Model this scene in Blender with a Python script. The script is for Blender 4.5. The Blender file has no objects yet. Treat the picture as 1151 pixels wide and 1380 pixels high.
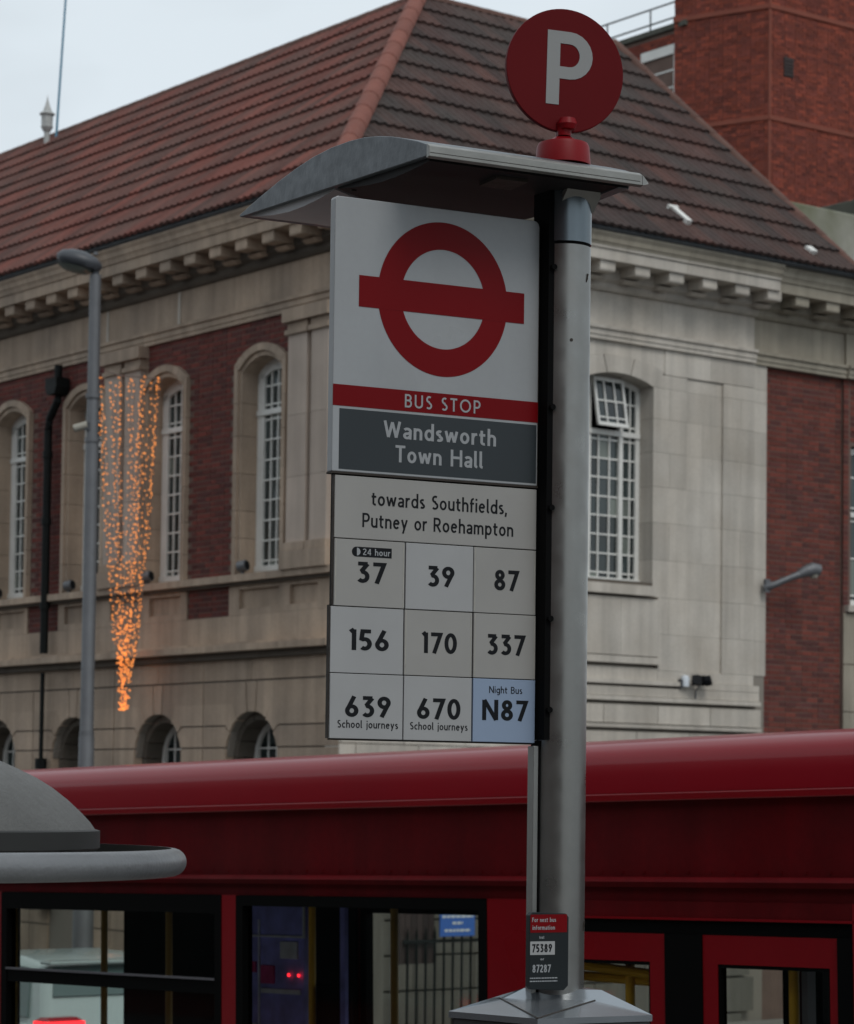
import bpy, bmesh, math, random
from math import sin, cos, pi, radians, sqrt, atan, tan
from mathutils import Vector, Matrix
random.seed(7)
S = bpy.context.scene
COL = S.collection
# ------------------------------------------------------------------ camera
FPX, PPX, PPY, CH = 3535.0, 575.5, 900.0, 2.62
pitch = atan((1078 - PPY) / FPX); roll = radians(.72)
Fv = Vector((0, cos(pitch), sin(pitch))); Xp = Vector((1, 0, 0)); Zp = Xp.cross(Fv)
Uv = Zp * cos(roll) - Xp * sin(roll); Rv = Xp * cos(roll) + Zp * sin(roll)
cd = bpy.data.cameras.new('camera'); cam = bpy.data.objects.new('camera', cd); COL.objects.link(cam)
cam.matrix_world = Matrix(((Rv.x, Uv.x, -Fv.x, 0), (Rv.y, Uv.y, -Fv.y, 0), (Rv.z, Uv.z, -Fv.z, CH), (0, 0, 0, 1)))
cd.sensor_fit = 'HORIZONTAL'; cd.sensor_width = 24.0; cd.lens = FPX / 1151 * 24.0
cd.shift_y = (PPY - 690) / 1151.0; cd.clip_start = .1; cd.clip_end = 3000
cd.dof.use_dof = True; cd.dof.focus_distance = 5.1; cd.dof.aperture_fstop = 11
S.camera = cam
# ------------------------------------------------------------------ world, sun, exposure
SUN_AZ = Vector((.42, -.75, 0)).normalized(); SUN_EL = radians(50)
w = bpy.data.worlds.new('World'); S.world = w; w.use_nodes = True
nt = w.node_tree; nt.nodes.clear()
def WN(t, **k):
    n = nt.nodes.new(t)
    for a, b in k.items(): setattr(n, a, b)
    return n
sky = WN('ShaderNodeTexSky', sky_type='NISHITA', sun_disc=False)
sky.sun_elevation = SUN_EL; sky.sun_rotation = math.atan2(SUN_AZ.x, SUN_AZ.y)
tc = WN('ShaderNodeTexCoord'); mp = WN('ShaderNodeMapping'); mp.inputs['Scale'].default_value = (1, 1, 2.6)
nz = WN('ShaderNodeTexNoise'); nz.inputs['Scale'].default_value = 2.3; nz.inputs['Detail'].default_value = 5; nz.inputs['Roughness'].default_value = .5
rp = WN('ShaderNodeValToRGB'); rp.color_ramp.elements[0].position = .38; rp.color_ramp.elements[1].position = .60
rp.color_ramp.elements[0].color = (5.3, 5.75, 6.0, 1); rp.color_ramp.elements[1].color = (8.0, 8.75, 9.2, 1)
mx = WN('ShaderNodeMix', data_type='RGBA'); mx.inputs[0].default_value = .88
bg = WN('ShaderNodeBackground'); bg.inputs['Strength'].default_value = .1; wo = WN('ShaderNodeOutputWorld')
L = nt.links.new
L(tc.outputs['Generated'], mp.inputs['Vector']); L(mp.outputs['Vector'], nz.inputs['Vector']); L(nz.outputs['Fac'], rp.inputs['Fac'])
L(sky.outputs['Color'], mx.inputs['A']); L(rp.outputs['Color'], mx.inputs['B']); L(mx.outputs['Result'], bg.inputs['Color']); L(bg.outputs['Background'], wo.inputs['Surface'])
sd = bpy.data.lights.new('sun', 'SUN'); sd.energy = 1.05; sd.angle = radians(25); sd.color = (1, .97, .92)
so = bpy.data.objects.new('sun', sd); COL.objects.link(so)
sdir = Vector((SUN_AZ.x * cos(SUN_EL), SUN_AZ.y * cos(SUN_EL), sin(SUN_EL)))
so.rotation_euler = sdir.to_track_quat('Z', 'Y').to_euler(); so.location = (6, -8, 20)
S.view_settings.view_transform = 'Standard'; S.view_settings.look = 'None'; S.view_settings.exposure = 0; S.view_settings.gamma = 1
S.view_settings.use_curve_mapping = False
S.render.engine = 'CYCLES'
# ------------------------------------------------------------------ materials
def material(name, base, rough=.7, metal=0., spec=.5, var=0., vscale=3., var2=0., v2scale=25., rnd=0., bump=0., bscale=60., tint=None, tfac=0., tscale=1.2, stretch=None, coat=0., alt=None, altp=.5, streak=0.):
    m = bpy.data.materials.new(name); m.use_nodes = True
    n = m.node_tree; b = n.nodes['Principled BSDF']; l = n.links.new
    b.inputs['Roughness'].default_value = rough; b.inputs['Metallic'].default_value = metal
    b.inputs['Specular IOR Level'].default_value = spec; b.inputs['Coat Weight'].default_value = coat; b.inputs['Coat Roughness'].default_value = .08
    N = lambda t: n.nodes.new(t)
    g = N('ShaderNodeNewGeometry'); vec = g.outputs['Position']
    if stretch:
        mpn = N('ShaderNodeMapping'); mpn.inputs['Scale'].default_value = stretch; l(vec, mpn.inputs['Vector']); vec = mpn.outputs['Vector']
    c = N('ShaderNodeRGB'); c.outputs[0].default_value = (*base, 1); cur = c.outputs[0]
    def noise(s, d=4, v=None):
        q = N('ShaderNodeTexNoise'); q.inputs['Scale'].default_value = s; q.inputs['Detail'].default_value = d; l(v or vec, q.inputs['Vector']); return q.outputs['Fac']
    def mixc(fac, a, bb, mode='MIX'):
        q = N('ShaderNodeMix'); q.data_type = 'RGBA'; q.blend_type = mode
        if isinstance(fac, float): q.inputs[0].default_value = fac
        else: l(fac, q.inputs[0])
        for i, x in (('A', a), ('B', bb)):
            if isinstance(x, tuple): q.inputs[i].default_value = (*x, 1)
            else: l(x, q.inputs[i])
        return q.outputs['Result']
    def mr(v, a, bb, c0, c1):
        q = N('ShaderNodeMapRange'); l(v, q.inputs[0])
        for i, x in enumerate((a, bb, c0, c1)): q.inputs[i + 1].default_value = x
        return q.outputs[0]
    if rnd or alt:
        oi = N('ShaderNodeObjectInfo'); ad = N('ShaderNodeMath'); ad.operation = 'ADD'
        l(oi.outputs['Random'], ad.inputs[0]); l(g.outputs['Random Per Island'], ad.inputs[1])
        fr = N('ShaderNodeMath'); fr.operation = 'FRACT'; l(ad.outputs[0], fr.inputs[0]); r = fr.outputs[0]
    if alt: cur = mixc(mr(r, altp - .25, altp + .25, 0, 1), cur, alt)
    if rnd:
        wn = N('ShaderNodeTexWhiteNoise'); wn.noise_dimensions = '1D'; l(r, wn.inputs['W'])
        hs = N('ShaderNodeHueSaturation'); l(cur, hs.inputs['Color']); l(mr(wn.outputs[0], 0, 1, 1 - rnd, 1 + rnd), hs.inputs['Value']); cur = hs.outputs[0]
    if tint: cur = mixc(mr(noise(tscale, 6), .5 - .12, .5 + .2, 0, tfac), cur, tint)
    if var:
        hs = N('ShaderNodeHueSaturation'); l(cur, hs.inputs['Color']); l(mr(noise(vscale), .25, .75, 1 - var, 1 + var), hs.inputs['Value']); cur = hs.outputs[0]
    if var2:
        hs = N('ShaderNodeHueSaturation'); l(cur, hs.inputs['Color']); l(mr(noise(v2scale), .25, .75, 1 - var2, 1 + var2), hs.inputs['Value']); cur = hs.outputs[0]
    if streak:
        m2 = N('ShaderNodeMapping'); m2.inputs['Scale'].default_value = (6, 6, .35); l(g.outputs['Position'], m2.inputs['Vector'])
        hs = N('ShaderNodeHueSaturation'); l(cur, hs.inputs['Color']); l(mr(noise(1.0, 5, m2.outputs['Vector']), .35, .7, 1 + streak * .3, 1 - streak), hs.inputs['Value']); cur = hs.outputs[0]
    l(cur, b.inputs['Base Color'])
    if bump:
        bp = N('ShaderNodeBump'); bp.inputs['Strength'].default_value = bump; bp.inputs['Distance'].default_value = .01; l(noise(bscale, 5), bp.inputs['Height']); l(bp.outputs[0], b.inputs['Normal'])
        l(mr(noise(bscale * .3), .3, .7, max(rough - .08, .02), min(rough + .08, 1)), b.inputs['Roughness'])
    return m
def emission(name, col, st):
    m = bpy.data.materials.new(name); m.use_nodes = True; b = m.node_tree.nodes['Principled BSDF']
    b.inputs['Base Color'].default_value = (*col, 1); b.inputs['Emission Color'].default_value = (*col, 1); b.inputs['Emission Strength'].default_value = st
    return m
def glass(name, tint, ior=1.45):
    m = bpy.data.materials.new(name); m.use_nodes = True; n = m.node_tree; n.nodes.clear()
    o = n.nodes.new('ShaderNodeOutputMaterial'); t = n.nodes.new('ShaderNodeBsdfTransparent'); g = n.nodes.new('ShaderNodeBsdfGlossy'); x = n.nodes.new('ShaderNodeMixShader'); f = n.nodes.new('ShaderNodeFresnel')
    t.inputs[0].default_value = (*tint, 1); g.inputs['Roughness'].default_value = .03; f.inputs['IOR'].default_value = ior
    n.links.new(f.outputs[0], x.inputs[0]); n.links.new(t.outputs[0], x.inputs[1]); n.links.new(g.outputs[0], x.inputs[2]); n.links.new(x.outputs[0], o.inputs[0])
    return m
M_ = dict(
 stone_warm=material('warm_soiled_limestone', (.44, .335, .25), .85, var=.16, vscale=1.3, var2=.07, rnd=.1, bump=.35, bscale=40, tint=(.24, .2, .165), tfac=.5, tscale=.9, streak=.22),
 stone_pale=material('pale_limestone', (.53, .49, .435), .85, var=.1, vscale=1.6, var2=.05, rnd=.11, bump=.3, bscale=40, tint=(.40, .345, .28), tfac=.5, tscale=1.1, streak=.17),
 stone_green=material('weathered_greenish_limestone', (.36, .32, .255), .85, var=.12, vscale=2, rnd=.07, bump=.3, tint=(.22, .205, .16), tfac=.5, streak=.2),
 stone_shaft=material('pinkish_pale_pilaster_stone', (.47, .39, .33), .85, var=.1, vscale=1.6, rnd=.06, bump=.3, streak=.14),
 stone_base=material('dark_streaky_base_course', (.145, .136, .117), .9, var=.15, vscale=1.5, rnd=.1, bump=.35, streak=.25),  # much darker than the stone above, with heavier streaks
 stone_dark=material('shade_toned_stone', (.115, .097, .078), .9, var=.2, vscale=2.5, rnd=.12, bump=.4),  # dark tone paints the shade under ledges, between modillions and in reveals
 mortar=material('brick_mortar', (.15, .10, .082), .95, var=.15),
 joint=material('stone_joint', (.24, .215, .185), .95),
 brick=material('red_brick', (.16, .038, .026), .9, rnd=.22, alt=(.10, .03, .026), altp=.62, var2=.12, bump=.4, bscale=90),
 brick_deep=material('deep_red_brick', (.14, .03, .022), .9, rnd=.22, alt=(.09, .026, .023), altp=.6, var2=.12, bump=.4, bscale=90),
 tile_red=material('weathered_red_roof_tile', (.145, .043, .031), .85, rnd=.25, alt=(.09, .036, .028), altp=.6, var=.16, vscale=1.6, var2=.12, v2scale=14, stretch=(1, 1, .35), bump=.4, bscale=50, tint=(.085, .052, .042), tfac=.6, tscale=.8),
 tile_dark=material('lichened_brown_roof_tile', (.075, .033, .026), .9, rnd=.25, alt=(.048, .028, .025), altp=.5, var=.2, vscale=2, var2=.14, v2scale=12, stretch=(1, 1, .35), bump=.4, bscale=50, tint=(.04, .039, .035), tfac=.7, tscale=.9),
 hip=material('terracotta_hip_tile', (.195, .062, .042), .8, rnd=.12, var=.12, bump=.3),
 verge=material('dull_brown_verge_tile', (.11, .055, .042), .9, rnd=.15, var=.15, bump=.3),
 felt=material('roof_underlay', (.03, .022, .02), .95),
 lead=material('grey_lead_gutter', (.07, .08, .09), .55, var=.2, bump=.2),
 white_paint=material('white_window_paint', (.74, .735, .70), .55, var=.08, var2=.05),
 dark_glass=material('dark_window_glass', (.028, .038, .038), .12, spec=.6, rnd=.5, bump=.15, bscale=1.5),
 green_glass=material('pale_window_blind_glass', (.15, .17, .15), .2, rnd=.3),
 iron=material('black_cast_iron', (.006, .008, .008), .6, spec=.2, bump=.3),
 tower=material('orange_red_engineering_brick', (.235, .05, .028), .9, rnd=.28, alt=(.165, .038, .026), altp=.5, var=.2, vscale=1.2, bump=.3),
 tower_band=material('pinkish_brick_band', (.225, .065, .042), .9, var=.1),
 galv=material('grey_galvanised_steel', (.15, .155, .165), .5, metal=.35, var=.12, vscale=4, bump=.12, bscale=80),
 galv_dark=material('dark_grey_lamp_housing', (.06, .065, .075), .45, var=.1),
 pole=material('grey_painted_aluminium_pole', (.26, .26, .25), .34, metal=.82, var=.02, vscale=2, var2=.02, v2scale=90, bump=.008, bscale=60, tint=(.24, .235, .22), tfac=.25, tscale=3),
 sleeve=material('blue_grey_polished_sleeve', (.16, .19, .21), .26, metal=.75, var=.08, vscale=8),
 canopy=material('satin_grey_canopy_metal', (.095, .108, .12), .42, metal=.3, var=.05, vscale=5, var2=.04, bump=.06, bscale=120),
 fascia=material('brushed_pale_metal_edge', (.26, .26, .245), .4, metal=.4, var=.12, vscale=14, bump=.08, bscale=140),
 soffit=material('black_soffit_reflection', (.017, .0165, .0175), .6, spec=.12, var=.3, vscale=5, tint=(.016, .010, .009), tfac=.5),  # near-black base stands in for the dark reflection on the underside
 soffit_pale=material('pale_soffit_panel', (.34, .34, .35), .45, var=.12),
 enamel=material('aged_white_enamel', (.31, .325, .34), .35, var=.04, vscale=5, var2=.02, v2scale=90, bump=.015, bscale=14, tint=(.25, .255, .255), tfac=.3, tscale=4, streak=.07),
 tile_white=material('bright_white_route_plate', (.345, .35, .355), .45, spec=.3, var=.04, vscale=9, streak=.05),
 tile_grey=material('off_white_route_plate', (.305, .30, .288), .5, spec=.3, var=.05, vscale=9),
 tile_blue=material('pale_blue_route_plate', (.23, .30, .42), .45, var=.03),
 sign_red=material('sign_red_enamel', (.15, .0012, .0035), .45, spec=.12, var=.05, bump=.015, bscale=14),
 sign_grey=material('slate_grey_enamel', (.026, .033, .038), .4, spec=.3, var=.07, vscale=6),
 ink=material('black_print', (.004, .005, .007), .6, spec=.2),
 print_white=material('white_print', (.30, .315, .33), .5, spec=.3),
 edge=material('dark_plate_edge', (.04, .033, .028), .6, spec=.2, bump=.2),
 black=material('matt_black', (.002, .002, .0022), .8, spec=.1, var=.2),
 plate_edge_light=material('worn_plate_rim', (.36, .35, .31), .5, var=.2, vscale=40),
 disc=material('crimson_disc_enamel', (.105, .0015, .0035), .55, spec=.12, var=.06, vscale=6),
 disc_white=material('white_disc_letter', (.27, .275, .275), .55, spec=.25, var=.04),
 plastic_red=material('red_plastic_socket', (.19, .0025, .006), .45, spec=.2, var=.12, vscale=12),
 plate_grey=material('dark_slate_plate', (.013, .017, .019), .5, spec=.2, var=.06),
 cap_top=material('pale_case_hood_metal', (.34, .37, .40), .2, metal=.75, var=.07, vscale=9),
 cap_side=material('grey_case_side', (.07, .07, .072), .4, metal=.3, var=.1),
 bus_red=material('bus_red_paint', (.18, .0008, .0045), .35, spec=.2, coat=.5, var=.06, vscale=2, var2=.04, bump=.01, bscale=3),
 bus_roof=material('bus_roof_skylit_red', (.225, .001, .008), .34, spec=.25, coat=.3, var=.05, vscale=2),  # same red as the sides, brightened to paint sky light on the roof
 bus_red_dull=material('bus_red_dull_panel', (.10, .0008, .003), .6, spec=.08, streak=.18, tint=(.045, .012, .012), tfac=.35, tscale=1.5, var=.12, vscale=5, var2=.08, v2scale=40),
 rubber=material('black_window_rubber', (.002, .0022, .0022), .7, spec=.05),
 bus_dark=material('bus_interior_dark', (.010, .011, .012), .8, spec=.1, var=.2),
 bar_grey=material('grey_anodised_bar', (.16, .16, .18), .35, metal=.5),
 yellow=material('yellow_grab_pole', (.95, .55, .04), .4, var=.1),
 yellow_dim=material('ochre_stanchion', (.5, .31, .07), .5),
 seat=material('bus_seat_fabric', (.02, .02, .05), .9, var=.3, vscale=30),
 poster=material('blue_violet_poster', (.34, .36, .95), .6, var=.35, vscale=9),
 poster_pale=material('pale_blue_poster_strip', (.75, .80, .95), .6, var=.2, vscale=20),
 poster_red=material('magenta_poster_block', (.6, .06, .26), .6, var=.3, vscale=12),
 lime=material('lime_green_sticker', (.25, .55, .06), .6),
 bus_glass=glass('tinted_bus_glass', (.83, .85, .82)),
 car_glass=material('dark_car_glass', (.10, .15, .15), .08, spec=.6),  # teal base stands in for sky reflected in the glass
 car_white=material('pale_car_paint', (.40, .48, .48), .25, coat=.6),
 car_trim=material('grey_car_trim', (.2, .2, .2), .4),
 tail=emission('lit_tail_light', (1, .02, .03), 3.2),
 tail_off=material('red_lamp_lens', (.3, .01, .02), .2),
 tyre=material('tyre_rubber', (.012, .012, .012), .85),
 rim=material('wheel_metal', (.3, .3, .3), .4, metal=.6),
 bulb=emission('amber_fairy_bulb', (1, .33, .075), .95),
 cable=material('dull_light_cable', (.22, .16, .13), .8),
 dome=material('charcoal_speckled_dome', (.10, .10, .096), .6, var=.2, vscale=4, streak=.12, var2=.1, v2scale=160, bump=.3, bscale=220),
 dome_rim=material('dark_rim_band', (.016, .0165, .0155), .6, var=.15),
 ring=material('grey_tubular_ring', (.17, .177, .185), .4, metal=.25, var=.12, vscale=9, bump=.12, bscale=120),
 asphalt=material('asphalt', (.05, .05, .052), .9, var=.15, vscale=1, var2=.2, v2scale=60, bump=.5, bscale=80),
 paving=material('concrete_paving', (.24, .23, .21), .9, var=.1, rnd=.1, bump=.3),
 kerb=material('granite_kerb', (.27, .26, .25), .85, rnd=.08, bump=.4),
 concrete=material('mossy_concrete', (.40, .40, .36), .9, var=.15, vscale=1.5, tint=(.11, .12, .05), tfac=.9, tscale=.7),
 coping=material('dark_mossy_coping', (.085, .085, .07), .9, var=.2),
 blue_sign=material('blue_notice_board', (.05, .16, .55), .5),
 notice_white=material('white_notice_print', (.7, .75, .8), .6),
 mast=material('blue_grey_mast', (.10, .26, .38), .5),
 window_pale=material('pale_reflecting_glass', (.30, .34, .34), .2),
 vent_pale=material('pale_lead_turret', (.42, .43, .42), .6, var=.15, vscale=9),
 wood=material('dark_stained_boards', (.045, .03, .028), .7, rnd=.25, var=.2),
 cream=material('painted_render', (.36, .34, .29), .85, var=.06),
)
# ------------------------------------------------------------------ mesh helpers
class MB:
    def __init__(s, f=None): s.v = []; s.f = []; s.m = []; s.fn = f; s.mi = 0
    def add(s, vs, fs):
        o = len(s.v)
        for p in vs: s.v.append(tuple(s.fn(*p)) if s.fn else tuple(p))
        for q in fs: s.f.append([i + o for i in q]); s.m.append(s.mi)
        return s
    def box(s, a0, a1, b0, b1, c0, c1, skip=()):
        vs = [(a, b, c) for a in (a0, a1) for b in (b0, b1) for c in (c0, c1)]
        fs = {'a0': (0, 1, 3, 2), 'a1': (4, 6, 7, 5), 'b0': (0, 4, 5, 1), 'b1': (2, 3, 7, 6), 'c0': (0, 2, 6, 4), 'c1': (1, 5, 7, 3)}
        return s.add(vs, [q for k, q in fs.items() if k not in skip])
    def prism(s, poly, d0, d1, order='ab'):
        # poly in (a, c); extruded along b from d0 to d1
        n = len(poly)
        vs = [(a, d0, c) for a, c in poly] + [(a, d1, c) for a, c in poly]
        fs = [list(range(n)), list(range(2 * n - 1, n - 1, -1))] + [(i, i + n, (i + 1) % n + n, (i + 1) % n) for i in range(n)]
        return s.add(vs, fs)
    def prism_x(s, poly, d0, d1):
        n = len(poly)
        vs = [(d0, a, c) for a, c in poly] + [(d1, a, c) for a, c in poly]
        return s.add(vs, [list(range(n)), list(range(2 * n - 1, n - 1, -1))] + [(i, i + n, (i + 1) % n + n, (i + 1) % n) for i in range(n)])
    def tube(s, pts, r, n=10, cap=True):
        pts = [Vector(p) for p in pts]; R = r if isinstance(r, (list, tuple)) else [r] * len(pts); vs = []; fs = []
        for i, p in enumerate(pts):
            d = (pts[min(i + 1, len(pts) - 1)] - pts[max(i - 1, 0)]).normalized()
            a = Vector((0, 0, 1)) if abs(d.z) < .9 else Vector((1, 0, 0)); u = d.cross(a).normalized(); v = d.cross(u)
            for k in range(n): t = 2 * pi * k / n; vs.append(p + u * (cos(t) * R[i]) + v * (sin(t) * R[i]))
        for i in range(len(pts) - 1):
            for k in range(n): fs.append((i * n + k, i * n + (k + 1) % n, (i + 1) * n + (k + 1) % n, (i + 1) * n + k))
        if cap: fs += [list(range(n)), list(range(len(vs) - n, len(vs)))]
        return s.add(vs, fs)
    def lathe(s, prof, c=(0, 0), n=24, cap=True):
        vs = []; fs = []
        for r, z in prof:
            for k in range(n): t = 2 * pi * k / n; vs.append((c[0] + r * cos(t), c[1] + r * sin(t), z))
        for i in range(len(prof) - 1):
            for k in range(n): fs.append((i * n + k, i * n + (k + 1) % n, (i + 1) * n + (k + 1) % n, (i + 1) * n + k))
        if cap and prof[0][0] > 1e-4: fs.append(list(range(n)))
        if cap and prof[-1][0] > 1e-4: fs.append(list(range(len(vs) - n, len(vs))))
        return s.add(vs, fs)
    def torus(s, c, R, r, n=64, m=14, a0=0, a1=2 * pi):
        vs = []; fs = []
        for i in range(n):
            t = 2 * pi * i / n
            for k in range(m): q = 2 * pi * k / m; vs.append((c[0] + (R + r * cos(q)) * cos(t), c[1] + (R + r * cos(q)) * sin(t), c[2] + r * sin(q)))
        for i in range(n):
            for k in range(m): fs.append((i * m + k, ((i + 1) % n) * m + k, ((i + 1) % n) * m + (k + 1) % m, i * m + (k + 1) % m))
        return s.add(vs, fs)
    def mesh(s, name, mats, smooth=False, recalc=True):
        me = bpy.data.meshes.new(name); me.from_pydata(s.v, [], s.f)
        mats = mats if isinstance(mats, list) else [mats]
        for m in mats: me.materials.append(m)
        if len(mats) > 1: me.polygons.foreach_set('material_index', s.m)
        if recalc:
            b = bmesh.new(); b.from_mesh(me); bmesh.ops.recalc_face_normals(b, faces=b.faces); b.to_mesh(me); b.free()
        if smooth:
            me.polygons.foreach_set('use_smooth', [True] * len(me.polygons))
            try: me.set_sharp_from_angle(angle=radians(smooth if smooth is not True else 35))
            except Exception: pass
        return me
    def build(s, name, mats, parent=None, smooth=False, bevel=0, recalc=True):
        o = bpy.data.objects.new(name, s.mesh(name, mats, smooth, recalc)); COL.objects.link(o); o.parent = parent
        if bevel:
            b = o.modifiers.new('bevel', 'BEVEL'); b.width = bevel; b.segments = 2; b.limit_method = 'ANGLE'; b.angle_limit = radians(40)
        return o
def inst(name, me, parent, loc=(0, 0, 0), mtx=None):
    o = bpy.data.objects.new(name, me); COL.objects.link(o); o.parent = parent
    if mtx is not None: o.matrix_local = mtx
    else: o.location = loc
    return o
def thing(name, label, cat, mtx, group=None):
    o = bpy.data.objects.new(name, None); COL.objects.link(o); o.empty_display_size = .3
    o.matrix_world = mtx if isinstance(mtx, Matrix) else Matrix.Translation(mtx)
    o['label'] = label; o['category'] = cat
    if group: o['group'] = group
    return o
def frame(o, x, y, z=Vector((0, 0, 1))):
    return Matrix(((x.x, y.x, z.x, o[0]), (x.y, y.y, z.y, o[1]), (x.z, y.z, z.z, o[2]), (0, 0, 0, 1)))
def arc(cx, cz, rx, rz, a0, a1, n=10):
    return [(cx + rx * cos(radians(a0 + (a1 - a0) * i / n)), cz + rz * sin(radians(a0 + (a1 - a0) * i / n))) for i in range(n + 1)]
# ------------------------------------------------------------------ places
E1 = Vector((-.65517071, .75500788, -.02672907)); E2 = Vector((-.75527773, -.65540487, 0)); E3 = Vector((-.01751836, .02018787, .99964271))
BO = Vector((.12036051, 9.64657728, -.08464308))
def gz(x, y): return BO.z - ((x - BO.x) * E3.x + (y - BO.y) * E3.y) / E3.z
aL = radians(37.8); dR = Vector((cos(aL), sin(aL), 0)); dL = Vector((-sin(aL), cos(aL), 0)); KO = Vector((-1.09738806, 32.9, 0))
HALL = frame(KO, dR, dL)
aS = radians(62.85); dS = Vector((sin(aS), cos(aS), 0)); nS = Vector((dS.y, -dS.x, 0))
SO = Vector((-.18501434, 4.98350619, 0)); STOP = frame(SO, dS, -nS)
def hall(x, y, z=0): return HALL @ Vector((x, y, z))
# ------------------------------------------------------------------ ground
def sheet(name, pts, h, mat, t=0):
    m = MB(); n = len(pts); vs = [(x, y, gz(x, y) + h) for x, y in pts]
    if t:
        vs += [(x, y, gz(x, y) + h - t) for x, y in pts]
        m.add(vs, [list(range(n)), list(range(2 * n - 1, n - 1, -1))] + [(i, i + n, (i + 1) % n + n, (i + 1) % n) for i in range(n)])
    else: m.add(vs, [list(range(n))])
    o = m.build(name, mat, recalc=bool(t)); o['kind'] = 'structure'; return o
sheet('ground', [(-900, -900), (900, -900), (900, 1200), (-900, 1200)], 0, M_['asphalt'])
def bus_xy(X, Y): p = BO - E1 * X - E2 * Y; return (p.x, p.y)
near = [bus_xy(-22, -.9), bus_xy(14, -.9), bus_xy(14, -9), bus_xy(-22, -9)]
sheet('pavement', near, .12, M_['paving'], .3)
nk = MB()
for i in range(36):
    a, b = -22 + i + .004, -21 + i - .004
    q = [bus_xy(a, -.9), bus_xy(b, -.9), bus_xy(b, -.76), bus_xy(a, -.76)]
    nk.add([(x, y, gz(x, y) + .125) for x, y in q] + [(x, y, gz(x, y) - .1) for x, y in q], [(0, 1, 2, 3), (0, 4, 5, 1), (1, 5, 6, 2), (2, 6, 7, 3), (3, 7, 4, 0)])
k = nk.build('kerb', M_['kerb']); k['kind'] = 'structure'
far = [tuple(hall(x, y)[:2]) for x, y in ((-2.6, -2.6), (16, -2.6), (16, -.0), (-.0, -.0), (-.0, 24), (-2.6, 24))]
sheet('far_pavement', far, .12, M_['paving'], .3)
fk = MB()
for i in range(26):
    a, b = -2.6 + i + .005, -1.6 + i - .005
    for q in ([(-2.76, a), (-2.76, b), (-2.6, b), (-2.6, a)], [(a, -2.76), (b, -2.76), (b, -2.6), (a, -2.6)]):
        q = [tuple(hall(*p)[:2]) for p in q]
        if i > 18 and abs(q[0][1]) < 0: continue
        fk.add([(x, y, gz(x, y) + .125) for x, y in q] + [(x, y, gz(x, y) - .1) for x, y in q], [(0, 1, 2, 3), (0, 4, 5, 1), (1, 5, 6, 2), (2, 6, 7, 3), (3, 7, 4, 0)])
k = fk.build('far_kerb', M_['kerb']); k['kind'] = 'structure'
# ------------------------------------------------------------------ town hall
TH = thing('town_hall', 'corner stone and red brick town hall with hipped tiled roof and arched windows', 'building', HALL)
FL = lambda a, o, c: (-o, a, c)         # left front: along s, outwards o, height z
FR = lambda a, o, c: (a, -o, c)         # right front
BASE = -.9
bricks = []    # (face, s0, s1, z0, z1, proud)
def stone(F, a0, a1, o0, o1, c0, c1, mat, name='stone_block', j=.0018):
    return MB(F).box(a0 + j, a1 - j, o0, o1, c0 + j, c1 - j).build(name, M_[mat], TH)
def arcz(c, hv, zs, zc, s):       # height of a segmental arch at s
    r = zc - zs; R = (hv * hv + r * r) / (2 * r); d = abs(s - c)
    return zc - R + sqrt(max(R * R - d * d, 0)) if d < hv else zs
def arch_ring(F, c, hi, zi, zci, ho, zo, zco, o0, o1, mat, n=7, name='voussoir'):
    for k in range(n):
        P = []
        for (h_, z_, zc_, rev) in ((ho, zo, zco, 0), (hi, zi, zci, 1)):
            q = []
            for i in range(4):
                t = (k + .015 + (.97) * i / 3) / n; s = c - h_ + 2 * h_ * t; q.append((s, arcz(c, h_ + 1e-6, z_, zc_, s)))
            P += q[::-1] if rev else q
        MB(F).prism(P, o0, o1).build(name, M_[mat], TH)
def wall_arch(m, a0, a1, c, hv, zs, zc, ztop, o0, o1, n=10):
    for i in range(n):
        s0 = c - hv + 2 * hv * i / n; s1 = s0 + 2 * hv / n
        m.prism([(s0, arcz(c, hv, zs, zc, s0)), (s1, arcz(c, hv, zs, zc, s1)), (s1, ztop), (s0, ztop)], o0, o1)
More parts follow.
